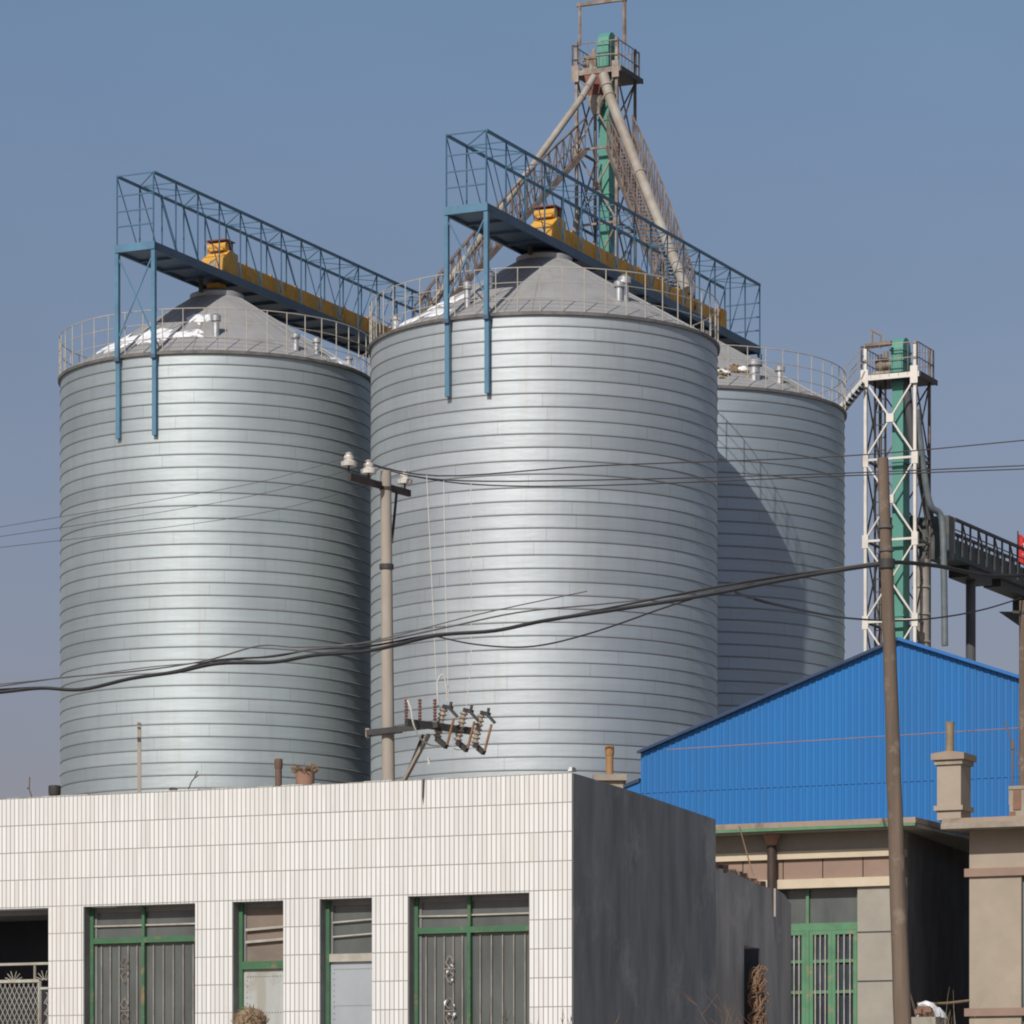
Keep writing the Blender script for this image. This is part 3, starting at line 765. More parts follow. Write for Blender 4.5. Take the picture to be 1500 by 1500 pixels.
for cx in (FW.x(20,.07), FW.x(-30,.07), FW.x(65,.07)):
    for sx in (-1,1):
        for ang in (.35,.8,1.25):
            oc.tube([(cx+.012*sx*k*math.cos(ang),.07,zf+.012*k*math.sin(ang)+.0) for k in range(1,9)], .004, 4)
for k in range(3):
    cz_ = zf-.16-.1*k; cx = (xf+b)/2
    oc.tube([(cx+.02*math.sin(t*1.7)*sx,.07,cz_+.05*math.cos(t)) for sx in (1,) for t in [q*.6 for q in range(9)]], .005, 4)
obj('scroll_work', oc, W['bars'], gt)

# ------------------------------------------------------------------ low cement wall with doorway, behind the tiled building
LW = thing('yard_wall', 'low stained cement wall with empty doorway, beside the tiled building', 'wall', FW.loc, -FW.th)
def tt(px): # distance along the side line for a bearing
    d = Vector((math.sin(R(20.3)), math.cos(R(20.3)))); r = (px-750)/F
    return (r*FW.Y - FW.X)/(d.x - r*d.y)
def zz(px, py):
    return CZ + (HZ-py)/F*(FW.Y + tt(px)*math.cos(R(20.3)))
t0, tA, tB, tC, tD = tt(1054), tt(1097), tt(1121), tt(1137), tt(1170)
top = lambda t: zz(1054,1270) + (zz(1137,1300)-zz(1054,1270))*(t-t0)/(tC-t0)
zd = zz(1109, 1387)
wl = MB()
wl.prism([side(t0,0,-.05), side(tA,0,-.05), side(tA,top(tA),-.05), side((t0+tA)/2,top((t0+tA)/2)+.02,-.05), side(t0,top(t0),-.05)], sn*-.22)
wl.prism([side(tA+.001,zd,-.05), side(tB,zd,-.05), side(tB,top(tB)-.01,-.05), side(tA+.001,top(tA)-.004,-.05)], sn*-.22)
wl.prism([side(tB+.001,0,-.05), side(tt(1147),0,-.05), side(tt(1146),zz(1146,1412),-.05), side(tC-.02,top(tC)-.01,-.05), side(tB+.001,top(tB)-.014,-.05)], sn*-.02)
obj('wall_panel', wl, W['render2'], LW)
tE = tt(1147.5)
w2 = MB().prism([side(tE,0,-.08), side(tD,0,-.08), side(tD,zz(1170,1324),-.08), side(tt(1160),zz(1160,1310),-.08), side(tE,zz(1147,1301),-.08)], sn*-.02)
obj('end_panel', w2, W['render2'], LW)
rb = MB(); rnd2 = random.Random(5)
for i in range(16):
    t = t0 + .05 + (tC-t0-.3)*i/15; h = rnd2.uniform(.02,.07)
    c = side(t, top(t)+.0, -.15); w = rnd2.uniform(.06,.12)
    rb.add([(c + Vector((sx*w*rnd2.uniform(.6,1), sy*.08, sz*h + (.012 if sz else -.02)))) for sx,sy,sz in ((-1,-1,0),(1,-1,0),(1,1,0),(-1,1,0),(-1,-1,1),(1,-1,.6),(1,1,.8),(-1,1,.7))],
           [(0,3,2,1),(4,5,6,7),(0,1,5,4),(1,2,6,5),(2,3,7,6),(3,0,4,7)])
obj('coping_rubble', rb, W['brick'], LW)
obj('doorway_back', MB().prism([side(tA-.2,0,-.30), side(tB+1.1,0,-.30), side(tB+1.1,zd+.05,-.30), side(tA-.2,zd+.05,-.30)], sn*-.05), W['boarddoor'], LW)

def twigs(name, base, h, n, spread, seed, mat, label, r0=.006, curl=.3, cat='dry weeds', fork=3):
    rn = random.Random(seed); mb = MB()
    for i in range(n):
        p = Vector((rn.gauss(0, spread*.3), rn.gauss(0, spread*.15), 0)); d = Vector((rn.gauss(0,.35), rn.gauss(0,.2), 1)).normalized()
        L = h*rn.uniform(.55,1.05); pts = [p]; m = 9
        for k in range(m):
            d = (d + Vector((rn.gauss(0,curl), rn.gauss(0,curl*.6), rn.gauss(0,curl*.5)))*.35).normalized(); pts.append(pts[-1] + d*L/m)
        mb.tube(pts, [r0*(1-.8*k/m) for k in range(m+1)], 5)
        for q in range(fork):
            k = rn.randint(3, m-1); dd = (d + Vector((rn.gauss(0,.8), rn.gauss(0,.4), rn.gauss(.2,.4)))).normalized(); pp = [pts[k]]
            for j in range(5):
                dd = (dd + Vector((rn.gauss(0,curl), rn.gauss(0,curl), rn.gauss(0,curl)))*.4).normalized(); pp.append(pp[-1] + dd*L*.07)
            mb.tube(pp, [r0*.6*(1-.15*j) for j in range(6)], 4)
    o = obj(name, mb, mat); o.location = base
    return props(o, label, cat)
dp = P(1108, 1500, 36.3); 
vb = MB(); rnv = random.Random(21)
for q in range(20):
    x0, ph, am, zt = rnv.uniform(-.055,.05), rnv.uniform(0,6.3), rnv.uniform(.02,.055), rnv.uniform(.40,.62)
    vb.tube([(x0 + am*math.sin(ph+k*rnv.uniform(.75,.95)) + .02*math.sin(k*2.3+ph), -.05+.05*math.cos(ph+k*.7), zt*(1-k/12) + .02*math.sin(k*1.7+ph)) for k in range(13)], rnv.uniform(.005,.010), 5)
for q in range(10):
    cx, cz, rr = rnv.uniform(-.05,.05), rnv.uniform(.18,.58), rnv.uniform(.03,.06)
    vb.tube([(cx+rr*math.cos(t), -.06+.04*math.sin(t*1.3), cz+rr*1.3*math.sin(t)) for t in [k*.55 for k in range(10)]], .006, 5)
v = obj('dead_vine', vb, W['vine']); v.location = P(1110,1500,37.25)-Vector((0,0,.06)); props(v, 'tangle of dead brown vine hanging in the wall doorway', 'dead vine')
twigs('dry_weed', P(1072,1500,34.6)-Vector((0,0,.5)), .85, 9, .38, 22, W['vine'], 'thin reddish dry weed stalks in front of the yard wall', .004, .25, fork=5)
twigs('dry_branch', P(740,1500,31.0)-Vector((0,0,.28)), .42, 5, .8, 23, W['twig'], 'bare brown branch tips in front of the scrap-hung window', .006, .5, 'branch')
twigs('dry_shrub', P(908,1500,32.0)-Vector((0,0,.2)), .25, 5, .15, 24, W['straw'], 'tiny tuft of dry stalks at the foot of the dark side wall', .005, .5)
# straw bundle in front of the board window
def straw_heap(base, r, h, seed, label):
    rn = random.Random(seed); mb = MB()
    mb.lathe([(r*.9, -.6), (r, -.05), (r*.93, h*.45), (r*.66, h*.8), (r*.25, h*.98), (.01, h)], 18)
    for v_ in mb.v: v_ += Vector((rn.gauss(0,r*.05), rn.gauss(0,r*.05), rn.gauss(0,h*.03)))
    for i in range(260):
        a = rn.uniform(0, 6.28); q = rn.random(); rr = r*math.sqrt(1-q*q*.96); p = Vector((rr*math.cos(a), rr*math.sin(a), q*h*.96))
        d = Vector((math.cos(a)*.4+rn.gauss(0,.5), math.sin(a)*.4+rn.gauss(0,.5), rn.gauss(.4,.5))).normalized()
        mb.bar(p-d*.02, p+d*rn.uniform(.015,.05), .004)
    o = obj('straw_bundle', mb, W['straw']); o.location = base
    return props(o, label, 'straw bundle')
straw_heap(P(366, 1500, 32.6), .135, .135, 4, 'rounded dry straw bundle below the board-backed window')

# ------------------------------------------------------------------ things standing on the roofs behind the parapet
def flue(px, pyt, pyb, Y, wpx, mat, label, name='flue_pipe', cat='flue', collar=True, base=None):
    t_, b_ = P(px, pyt, Y), P(px, pyb, Y); r = wpx/2/F*Y; o = Vector((b_.x, b_.y, ZT-.40))
    T = thing(name, label, cat, o)
    obj('pipe', MB().lathe([(r*1.02,0),(r,t_.z-o.z-.02),(r,t_.z-o.z),(r*.75,t_.z-o.z),(r*.7,t_.z-o.z-.2)], 14), mat, T)
    if collar: obj('collar', MB().lathe([(r*1.0,t_.z-o.z-.09),(r*1.22,t_.z-o.z-.07),(r*1.22,t_.z-o.z+.004),(r*.9,t_.z-o.z+.01)], 14), mat, T)
    return T, o, r
flue(408, 1113, 1150, 35.6, 10, W['rustpipe'], 'rusty brown flue pipe standing behind the parapet')
T, o, r = flue(893, 1094, 1136, 35.2, 11, W['ochre'], 'ochre clay flue pipe on a concrete block by the dark wall')
zb0, zb1 = P(893,1137,35.2).z-o.z, P(893,1146,35.2).z-o.z
obj('cap_slab', MB().box((-.155,-.2,zb1),(.15,.2,zb0)), W['slab'], T)
obj('block', MB().box((-.125,-.16,0),(.12,.16,zb1-.001)), W['slab'], T)
T, o, r = flue(80, 1152, 1170, 36.5, 15, W['dark'], 'short black flared flue pot at the far left of the parapet', collar=True)
p = P(204, 1058, 36.4); o = Vector((p.x, p.y, ZT-.42))
props(obj('wooden_stake', MB().box((-.017,-.017,0),(.017,.017,p.z-o.z)), W['concrete']), 'slender pale stake upright behind the parapet', 'stake').location = o
p = P(447, 1131, 36.0); o = Vector((p.x, p.y, ZT-.42))
T = thing('chimney_pot', 'terracotta chimney pot stuffed with straw behind the parapet', 'chimney pot', o)
hh = p.z-o.z
obj('pot', MB().lathe([(.062,0),(.068,hh*.7),(.088,hh*.86),(.09,hh),(.07,hh),(.06,hh-.1)], 14), W['terracotta'], T)
sb = MB(); rn = random.Random(9)
for i in range(150):
    a = rn.uniform(0,6.28); d = Vector((math.cos(a)*rn.uniform(.2,1), math.sin(a)*rn.uniform(.2,1), rn.uniform(.25,1))).normalized()
    sb.bar((math.cos(a)*.04, math.sin(a)*.04, hh-.03), Vector((math.cos(a)*.05,math.sin(a)*.05,hh-.02))+d*rn.uniform(.03,.12), .006)
obj('straw_stuffing', sb, W['straw'], T)
props(obj('twig', MB().tube([(0,0,-.2),(0,0,0),(.03,0,.07),(.055,0,.10),(.085,0,.17)], .006, 5).tube([(.055,0,.10),(.1,0,.13)], .004, 4), W['twig']), 'crooked bare twig poking above the parapet near the stake', 'twig').location = P(276,1156,35.0)
props(obj('twig', MB().tube([(.02,0,-.15),(0,0,.03),(-.02,0,.09),(-.015,0,.2)], .006, 5).tube([(-.02,0,.09),(-.04,0,.1)], .006, 4), W['twig']), 'thin bare twig above the parapet at far left edge', 'twig').location = P(46,1170,35.2)
props(obj('loose_brick', MB().box((-.035,-.05,-.12),(.035,.05,.012)).box((-.03,-.04,.0125),(.02,.04,.018)), W['dark']), 'small dark brick lying on the parapet beside the crooked twig', 'brick').location = P(254,1157,34.3)

# ------------------------------------------------------------------ blue warehouse
FB = Frame(1318, 85.0, R(25.2))
BW = thing('blue_warehouse', 'bright blue corrugated gable warehouse in front of the silos', 'warehouse', FB.loc, -FB.th)
xe = FB.x(940); zr = FB.z(1318, 939); ze = FB.z(940, 1103); hwid = -xe
rp = .155; gb = MB()
xs = []
x = -hwid
while x < hwid - 1e-6:
    xs += [(x, 0), (x+.055, 0), (x+.080, -.020), (x+.110, -.020), (x+.135, 0)]; x += rp
xs = [q for q in xs if q[0] <= hwid] + [(hwid, 0)]
zroof = lambda x: zr - (zr-ze)*abs(x)/hwid
for (x, y) in xs: gb.v += [Vector((x, y, 0)), Vector((x, y, zroof(x)))]
for i in range(len(xs)-1):
    gb.f.append([2*i, 2*i+2, 2*i+3, 2*i+1]); gb.sm.append(False)
obj('gable_wall', gb, W['blue'], BW)
BL = 17.0
for s_ in (-1, 1):
    obj('roof', MB().prism([(0,-.13,zr+.03),(s_*(hwid+.06),-.13,ze-.005),(s_*(hwid+.06),-.13,ze+.045),(0,-.13,zr+.08)], (0,BL,0)), W['bluetrim'], BW)
    obj('barge_trim', MB().prism([(0,-.15,zr+.005),(s_*(hwid+.06),-.15,ze-.03),(s_*(hwid+.06),-.15,ze+.035),(0,-.15,zr+.07)], (0,.018,0)), W['bluedark'] if s_ < 0 else W['bluetrim'], BW)
    obj('side_wall', MB().box((s_*hwid-.03,.02,0),(s_*hwid+.03,BL-.2,ze-.02)), W['blue'], BW)
obj('sheet_joint', MB().box((-hwid,-.0225,FB.z(1200,1150)-.008),(hwid,-.0205,FB.z(1200,1150)+.008)), W['bluetrim'], BW)
x0 = FB.x(900); zl0, zl1 = FB.z(940,1145), FB.z(905,1160)
obj('lean_to', MB().prism([(-hwid-.04,.02,0),(x0,.02,0),(x0,.02,zl1),(-hwid-.04,.02,zl0)],(0,8,0)), W['blue'], BW)
obj('lean_to_trim', MB().prism([(-hwid-.05,-.03,zl0),(x0-.1,-.03,zl1-.03),(x0-.1,-.03,zl1+.05),(-hwid-.05,-.03,zl0+.08)],(0,8.1,0)), W['bluedark'], BW)

# ------------------------------------------------------------------ houses on the right
FH = Frame(1319, 44.0, R(25.2))
H1 = thing('stucco_house', 'house with green casement window under the blue gable', 'house', FH.loc, -FH.th, 'stucco houses on the right')
hx, hz = FH.x, FH.z
HL, HD = -6.5, 6.5
wx0, wx1 = hx(1120), hx(1256)                       # window opening
zw_t = hz(1256, 1299); zbot = 0
z_b2b, z_b2t = hz(1300,1297.5), hz(1300,1284)       # lower cream band
z_pb, z_pt = z_b2t, hz(1300,1255)                   # pink band
z_b1b, z_b1t = hz(1300,1254), hz(1300,1242.5)
z_s = hz(1300,1216.5)                               # soffit
wm = MB().box((HL,0,z_b1t+.001),(0,.25,z_s)).box((wx1+.001,0,0),(0,.25,z_b2b-.001)).box((HL,0,0),(wx0,.25,z_b2b-.001))
obj('wall', wm, W['stucco'], H1)
obj('core', MB().prism([(HL,.252,0),(-.006,.252,0),(-.006-.105*HD,HD,0),(HL,HD,0)],(0,0,z_s)), W['alley'], H1)
obj('upper_moulding', MB().box((HL,-.045,z_b1b),(-.003,.25,z_b1t)), W['creamband'], H1)
obj('lower_moulding', MB().box((HL,-.045,z_b2b),(-.003,.25,z_b2t)), W['creamband'], H1)
pb = MB(); pj = [HL] + [hx(q) for q in (1088,1147,1205,1264)] + [0]
for i in range(len(pj)-1): pb.box((pj[i]+.006,.004,z_b2t+.001),(pj[i+1]-.006,.25,z_b1b-.001))
obj('panel_band', pb, W['pinkpanel'], H1)
for zz_ in (hz(1285,1365), hz(1285,1437)):
    obj('wall_groove', MB().box((wx1+.002,-.002,zz_-.009),(-.001,.0,zz_+.009)), W['dark'], H1)
OV = .36
fzt, fzb = hz(1340,1200), hz(1340,1213)
xo = hx(1341, -OV)
obj('roof_slab', MB().box((HL-.3,-OV,z_s+.047),(xo,HD+.2,hz(1340,1201))), W['fascia'], H1)
obj('green_drip', MB().box((HL-.3,-OV-.012,z_s+.012),(xo-.001,-OV+.06,z_s+.045)), W['greenhouse'], H1)
obj('soffit', MB().box((HL-.3,-OV+.062,z_s+.002),(xo-.002,HD,z_s+.043)), W['stucco'], H1)
dx = hx(1131,-.08)
dpipe = obj('downpipe', MB().tube([(dx,-.09,1.0),(dx,-.09,z_s-.06)], .055, 12), W['downpipe'], H1)
obj('hopper_head', MB().lathe([(.055,z_s-.13),(.10,z_s-.03),(.10,z_s+.008)], 12, (dx,-.09,0)), W['terracotta'], dpipe)
# window
yw = .10
wf = MB(); zt_ = hz(1215,1352,yw)
fr = obj('window', MB().box((wx1-.03,yw-.03,0),(wx1-.0,yw+.04,z_b2b-.002)).box((wx0,yw-.03,zt_-.085),(wx1-.031,yw+.04,zt_)), W['greenhouse'], H1)
xmul = hx(1184,yw)
obj('mullion', MB().box((xmul-.022,yw-.035,0),(xmul+.022,yw+.03,zt_-.086)).box((xmul-.018,yw-.03,zt_+.001),(xmul+.018,yw+.03,z_b2b-.002)), W['greenhouse'], fr)
obj('pane', MB().box((xmul+.019,yw+.01,zt_+.002),(wx1-.031,yw+.016,z_b2b-.003)), W['glass'], fr)
obj('pane', MB().box((wx0+.001,yw+.01,zt_+.002),(xmul-.019,yw+.016,z_b2b-.003)), W['glass'], fr)
zsill = zt_-1.55
def casement(x0, x1):
    s = obj('casement', MB().box((x0,yw-.028,zsill),(x0+.045,yw+.02,zt_-.087)).box((x1-.045,yw-.028,zsill),(x1,yw+.02,zt_-.087)).box((x0+.0455,yw-.028,zt_-.135),(x1-.0455,yw+.02,zt_-.087)), W['greenhouse'], fr)
    zc = [zt_-.135, hz(1215,1408,yw), hz(1215,1453,yw), zsill]
    for z in zc[1:3]: obj('glazing_bar', MB().box((x0+.0455,yw-.024,z-.018),(x1-.0455,yw+.018,z+.018)), W['greenhouse'], s)
    obj('pane', MB().box((x0+.046,yw+.006,zsill),(x1-.046,yw+.012,zt_-.136)), W['glass2'], s)
    for k in range(3):
        x = x0+.045+(x1-x0-.09)*(k+.5)/3
        obj('bar', MB().tube([(x,yw-.034,zsill),(x,yw-.034,zt_-.14)], .009, 6), W['bars'], s)
c0, c1, c2 = xmul+.024, hx(1219.5,yw), wx1-.033
casement(c0, c1-.001); casement(c1+.001, c2); casement(xmul-.024-(c1-c0), xmul-.026)

# second house
FH2 = Frame(1420, 43.65, R(25.2))
H2 = thing('stucco_house', 'tan stucco house with square chimney at the right edge', 'house', FH2.loc, -FH2.th, 'stucco houses on the right')
hx2, hz2 = FH2.x, FH2.z
zs2 = hz2(1440,1216.5)
obj('wall', MB().box((0,0,0),(hx2(1496),.25,zs2)).box((hx2(1496)+.001,0,hz2(1490,1283)),(3.5,.25,zs2)), W['stucco2'], H2)
obj('core', MB().box((.001,.252,0),(3.5,6,zs2)), W['render'], H2)
for (pt, pb_) in ((1272,1284), (1477,1488.5)):
    obj('moulding', MB().box((-.05,-.035,hz2(1440,pb_)),(3.5,-.001,hz2(1440,pt))), W['pinkpanel'], H2)
xo2 = hx2(1378,-.36)
obj('roof_slab', MB().box((xo2,-.36,zs2+.001),(3.6,6.2,hz2(1440,1208))), W['slab'], H2)
obj('slab_coping', MB().box((xo2+.01,-.345,hz2(1440,1208)+.001),(3.6,6.2,hz2(1440,1201))), W['fascia'], H2)
fr = obj('window', MB().box((hx2(1496)+.002,.06,0),(hx2(1496)+.04,.12,hz2(1490,1284))), W['pipeg'], H2)
obj('pane', MB().box((hx2(1496)+.041,.09,0),(3.0,.1,hz2(1490,1284))), W['glass2'], fr)
# chimney
ycf = .10
c_x0, c_x1 = hx2(1372.5,ycf), hx2(1407.5,ycf); zc0 = hz2(1390,1201,ycf); zc1 = hz2(1390,1120,ycf); cd = .36
ch = obj('chimney', MB().box((c_x0,ycf,zc0),(c_x1,ycf+cd,zc1)), W['stucco2'], H2)
zm0, zm1 = hz2(1390,1187,ycf), hz2(1390,1180,ycf)
obj('band', MB().box((c_x0-.03,ycf-.03,zm0),(c_x1+.03,ycf+cd+.03,zm1)), W['stucco2'], ch)
zn0, zn1, zn2 = hz2(1390,1120,ycf), hz2(1390,1113,ycf), hz2(1390,1103.5,ycf)
obj('neck', MB().box((c_x0-.025,ycf-.025,zn0+.001),(c_x1+.025,ycf+cd+.025,zn1)), W['slab'], ch)
obj('cap', MB().box((c_x0-.055,ycf-.055,zn1+.001),(c_x1+.055,ycf+cd+.055,zn2)).prism([(c_x0-.05,ycf-.05,zn2+.001),(c_x1+.05,ycf-.05,zn2+.001),((c_x0+c_x1)/2,ycf-.05,zn2+.025)],(0,cd+.1,0)), W['fascia'], ch)
cxm = hx2(1391.5,ycf+.18)
obj('flue', MB().lathe([(.05,zn2+.0),(.046,hz2(1391,1066,ycf+.18)),(.058,hz2(1391,1058,ycf+.18)),(.04,hz2(1391,1058,ycf+.18)),(.035,hz2(1391,1064,ycf+.18))], 14, (cxm,ycf+.18,0)), W['greyochre'], ch)
# brick stub and mast at the frame edge on the second roof
bp = P(1490, 1199, 43.2)
T = thing('brick_stub', 'broken orange brick stub on the tan house roof', 'brick stub', bp, -FH2.th)
obj('masonry', MB().box((-.09,0,.0),(.10,.25,.16)).box((-.10,0,.161),(.10,.25,.33)).box((-.10,-.01,.331),(.10,.25,.37)), W['slab'], T)
obj('brick_face', MB().box((-.045,-.012,.10),(.045,-.001,.32)).box((-.09,-.012,.02),(-.02,-.001,.08)), W['brick'], T)
ap = P(1483, 1157, 43.4)
T = thing('antenna_mast', 'thin forked antenna mast above the brick stub', 'antenna', ap)
obj('mast', MB().tube([(0,0,-.02),(0,0,.52)], .011, 8).box((-.018,-.018,.46),(.018,.018,.56)), W['wood'], T)
obj('arm', MB().tube([(0,0,.53),(-.03,0,.63),(-.095,0,.78)], .008, 6).tube([(.01,0,.50),(.09,0,.32)], .006, 5).tube([(0,0,.28),(.09,0,.28)], .005, 5), W['wood'], T)

# rubble wall corner in the alley with snow
rp_ = P(1357, 1490, 42.0)
T = thing('rubble_wall', 'low rubble wall stub with fresh snow on top, in the dark alley', 'wall', (rp_.x, rp_.y, 0), -FH.th)
zt = rp_.z
obj('masonry', MB().box((-.16,-.1,0),(.14,.3,zt)), W['stucco'], T)
rbm = MB(); rn = random.Random(15)
for q in range(10):
    x, y, z = rn.uniform(-.15,.06), rn.uniform(-.09,.15), zt+rn.uniform(.01,.10)
    rbm.box((x-.04,y-.03,z-.025),(x+.04,y+.03,z+.025))
obj('rubble', rbm, W['brick'], T)
sb = MB().lathe([(.15,0),(.14,.05),(.10,.10),(.04,.125),(.005,.13)], 16, (.02,.12,zt+.0))
for v_ in sb.v: v_.x = v_.x*1.05 + rn.gauss(0,.006); v_.z += rn.gauss(0,.006)
sb2 = MB().tube([(-.12,.1,zt+.14),(-.03,.06,zt+.15),(.06,.02,zt+.12),(.12,0,zt+.05),(.135,0,zt+.0)], [.02,.035,.04,.04,.03], 8)
obj('snow', sb, W['snow'], T); obj('snow', sb2, W['snow'], T)
twigs('dry_reeds', P(1386,1500,41.5)-Vector((0,0,.5)), .88, 26, .28, 31, W['reed'], 'cluster of pale dry reeds in the dark alley', .005, .10, 'reeds', 0)
ra, rb_ = P(1345,1470,42.6), P(1419,1466,43.2)
o = obj('rope', MB().tube(spline([ra, ra.lerp(rb_,.5)-Vector((0,0,.015)), rb_]), .018, 6), W['straw'], loc=ra); props(o, 'straw-wrapped rope stretched across the dark alley', 'rope')
# back of the alley
al = P(1372, 1690, 50.0)

# ------------------------------------------------------------------ concrete power pole
pt, pb_ = P(565, 690, 50.0), P(569, 1140, 50.0)
zp_t = pt.z; lean = (pb_.x-pt.x)/(pt.z-pb_.z); ob = Vector((pt.x + lean*pt.z, 50.0, 0))
CP = thing('concrete_pole', 'round concrete power pole carrying fuses in front of the silos', 'utility pole', ob)
def pole_x(z): return -lean*z
obj('shaft', MB().tube([(pole_x(z_), 0, z_) for z_ in (0, zp_t*.5, zp_t)], [.105, .088, .071], 20), W['concrete'], CP)
zr_ = P(567,830,50).z
obj('band', MB().tube([(pole_x(zr_),0,zr_-.035),(pole_x(zr_),0,zr_+.03)], .094, 16), W['dark'], CP)
aL, aR = P(512,700,49.3)-ob, P(600,724.5,50.75)-ob
cr = obj('cross_arm', MB().bar(aL+Vector((0,-.09,0)), aR+Vector((0,-.09,0)), .05, .085), W['armsteel'], CP)
obj('arm_brace', MB().bar(P(581,722,50.3)-ob, P(574,795,50.0)-ob, .03), W['dark'], CP)
obj('pole_top_clamp', MB().tube([(pole_x(zp_t-.19),0,zp_t-.25),(pole_x(zp_t-.19),0,zp_t-.21)], .083, 16), W['armsteel'], CP)
def insulator(p, s):
    p = Vector(p)
    i = obj('pin_insulator', MB().lathe([(.03*s,-.0),(.095*s,.0),(.10*s,.05*s),(.055*s,.075*s),(.065*s,.10*s),(.055*s,.13*s),(.035*s,.135*s),(.045*s,.16*s),(.01,.175*s)], 16, p), W['porcelain'], CP)
    obj('pin', MB().tube([p-Vector((0,0,.13)), p], .012, 8), W['dark'], i)
ins = [P(511,683,49.35), P(540,694,49.7), P(593,709,50.6)]
for q in ins: insulator(q-ob, 1.05)
# fuse arms
b0, b1 = P(538,1075,50.1)-ob, P(642,1063,49.7)-ob
obj('bracket_beam', MB().bar(b0+Vector((0,-.12,0)), b1+Vector((0,-.12,0)), .05, .075).bar(b0+Vector((0,.10,0)), P(588,1069,49.9)-ob+Vector((0,.10,0)), .05, .06), W['dark'], CP)
obj('beam_end', MB().box(b0-Vector((.02,.13,.05)), b0+Vector((.03,.12,.06))), W['spout'], CP)
c0_, c1_ = P(595,1058,49.3)-ob, P(691,1071,50.1)-ob
obj('fuse_arm', MB().bar(c0_, c1_, .06, .09), W['dark'], CP)
obj('stay', MB().bar(P(628,1076,49.7)-ob, P(593,1142,50.0)-ob, .05, .04), W['spout'], CP)
obj('stay', MB().bar(P(620,1076,49.9)-ob, P(590,1150,50.1)-ob, .03), W['dark'], CP)
def ribbed(p, q, r, n, k=10):
    p, q = Vector(p), Vector(q); mb = MB(); pts = []; rs = []
    for i in range(n*4+1):
        u = i/(n*4); pts.append(p.lerp(q, u)); rs.append(r*(1.0 if i % 4 in (1,2) else .58))
    mb.tube(pts, rs, k); return mb
for px, Yd in ((595,49.3),(615,49.45),(637,49.6)):
    obj('arrester', ribbed(P(px,1024,Yd)-ob, P(px,1056,Yd)-ob, .026, 7), W['brownglaze'], CP)
for (px, Yd) in ((649,49.75),(679,49.95),(704,50.1)):
    k = {649:0, 679:5, 704:9}[px]
    a_, b_ = P(px+1,1042+k-4,Yd)-ob, P(px-9,1086+k-4,Yd)-ob
    fo = obj('fuse_cutout', ribbed(a_, b_, .055, 7), W['fusetan'], CP)
    obj('fuse_tube', MB().tube([P(px+16,1052+k,Yd-.15)-ob, P(px+6,1091+k,Yd-.15)-ob], .017, 8), W['fusetube'], fo)
    for (p_, q_, w_c) in ((a_+Vector((0,0,.03)), P(px+13,1038+k,Yd-.1)-ob, .05), (P(px+8,1036+k,Yd-.1)-ob, P(px+21,1050+k,Yd-.15)-ob, .035), (b_, P(px+5,1094+k,Yd-.12)-ob, .06), (P(px+10,1040+k,Yd)-ob, P(px+12,1028+k,Yd)-ob, .03)):
        obj('clamp', MB().bar(p_, q_, w_c), W['dark'], fo)
obj('jumper', MB().tube(spline([P(597,1026,49.2)-ob, P(602,1040,49.1)-ob, P(606,1062,49.1)-ob, P(616,1082,49.2)-ob, P(630,1091,49.4)-ob, P(643,1092,49.6)-ob]), .012, 6), W['palewire'], CP)
obj('jumper', MB().tube(spline([P(642,1035,49.7)-ob, P(641,1000,49.7)-ob, P(648,988,49.7)-ob, P(653,1000,49.7)-ob, P(655,1026,49.7)-ob]), .011, 6), W['palewire'], CP)
obj('jumper', MB().tube(spline([P(660,1085,49.8)-ob, P(668,1098,49.8)-ob, P(690,1096,50)-ob, P(700,1098,50)-ob]), .006, 5), W['palewire'], CP)
tg = P(628,1115,49.6)-ob
obj('tag', MB().box(tg-Vector((.015,.003,.045)), tg+Vector((.015,.003,.045))), W['porcelain'], CP)

WY = 33.0
# ------------------------------------------------------------------ wooden pole and right-edge pole
pt, pb_ = P(1293.5, 671, WY), P(1322, 1500, WY)
lean = (pb_.x-pt.x)/(pt.z-pb_.z); ob2 = Vector((pt.x+lean*pt.z, WY, 0))
WP = thing('wooden_pole', 'leaning weathered wooden pole in front of the blue warehouse', 'utility pole', ob2)
wp = MB(); nn = 26; rn = random.Random(2)
wp.tube([(-lean*z+rn.gauss(0,.0012), rn.gauss(0,.0012), z) for z in [pt.z*i/nn for i in range(nn+1)]], [(.090-.042*i/nn)*(1+rn.gauss(0,.012)) for i in range(nn+1)], 18)
obj('shaft', wp, W['wood'], WP)
zc_ = P(1300,826,WY).z
obj('cable_clamp', MB().tube([(-lean*zc_,0,zc_-.04),(-lean*zc_,0,zc_+.04)], .073, 14), W['dark'], WP)
for yy in (772, 806):
    z_ = P(1300,yy,WY).z; obj('wire_binding', MB().tube([(-lean*z_,0,z_-.012),(-lean*z_,0,z_+.012)], .068, 14), W['wire'], WP)
e = P(1499, 880, 60.0)
EP = thing('concrete_pole', 'slim pole standing at the right edge of the picture', 'utility pole', (e.x, e.y, 0))
obj('shaft', MB().tube([(0,0,0),(0,0,e.z)], [.09,.065], 16), W['wood'], EP)
obj('pole_hook', MB().bar((-.18,-.05,e.z-.18),(.05,-.05,e.z-.2),.04), W['dark'], EP)

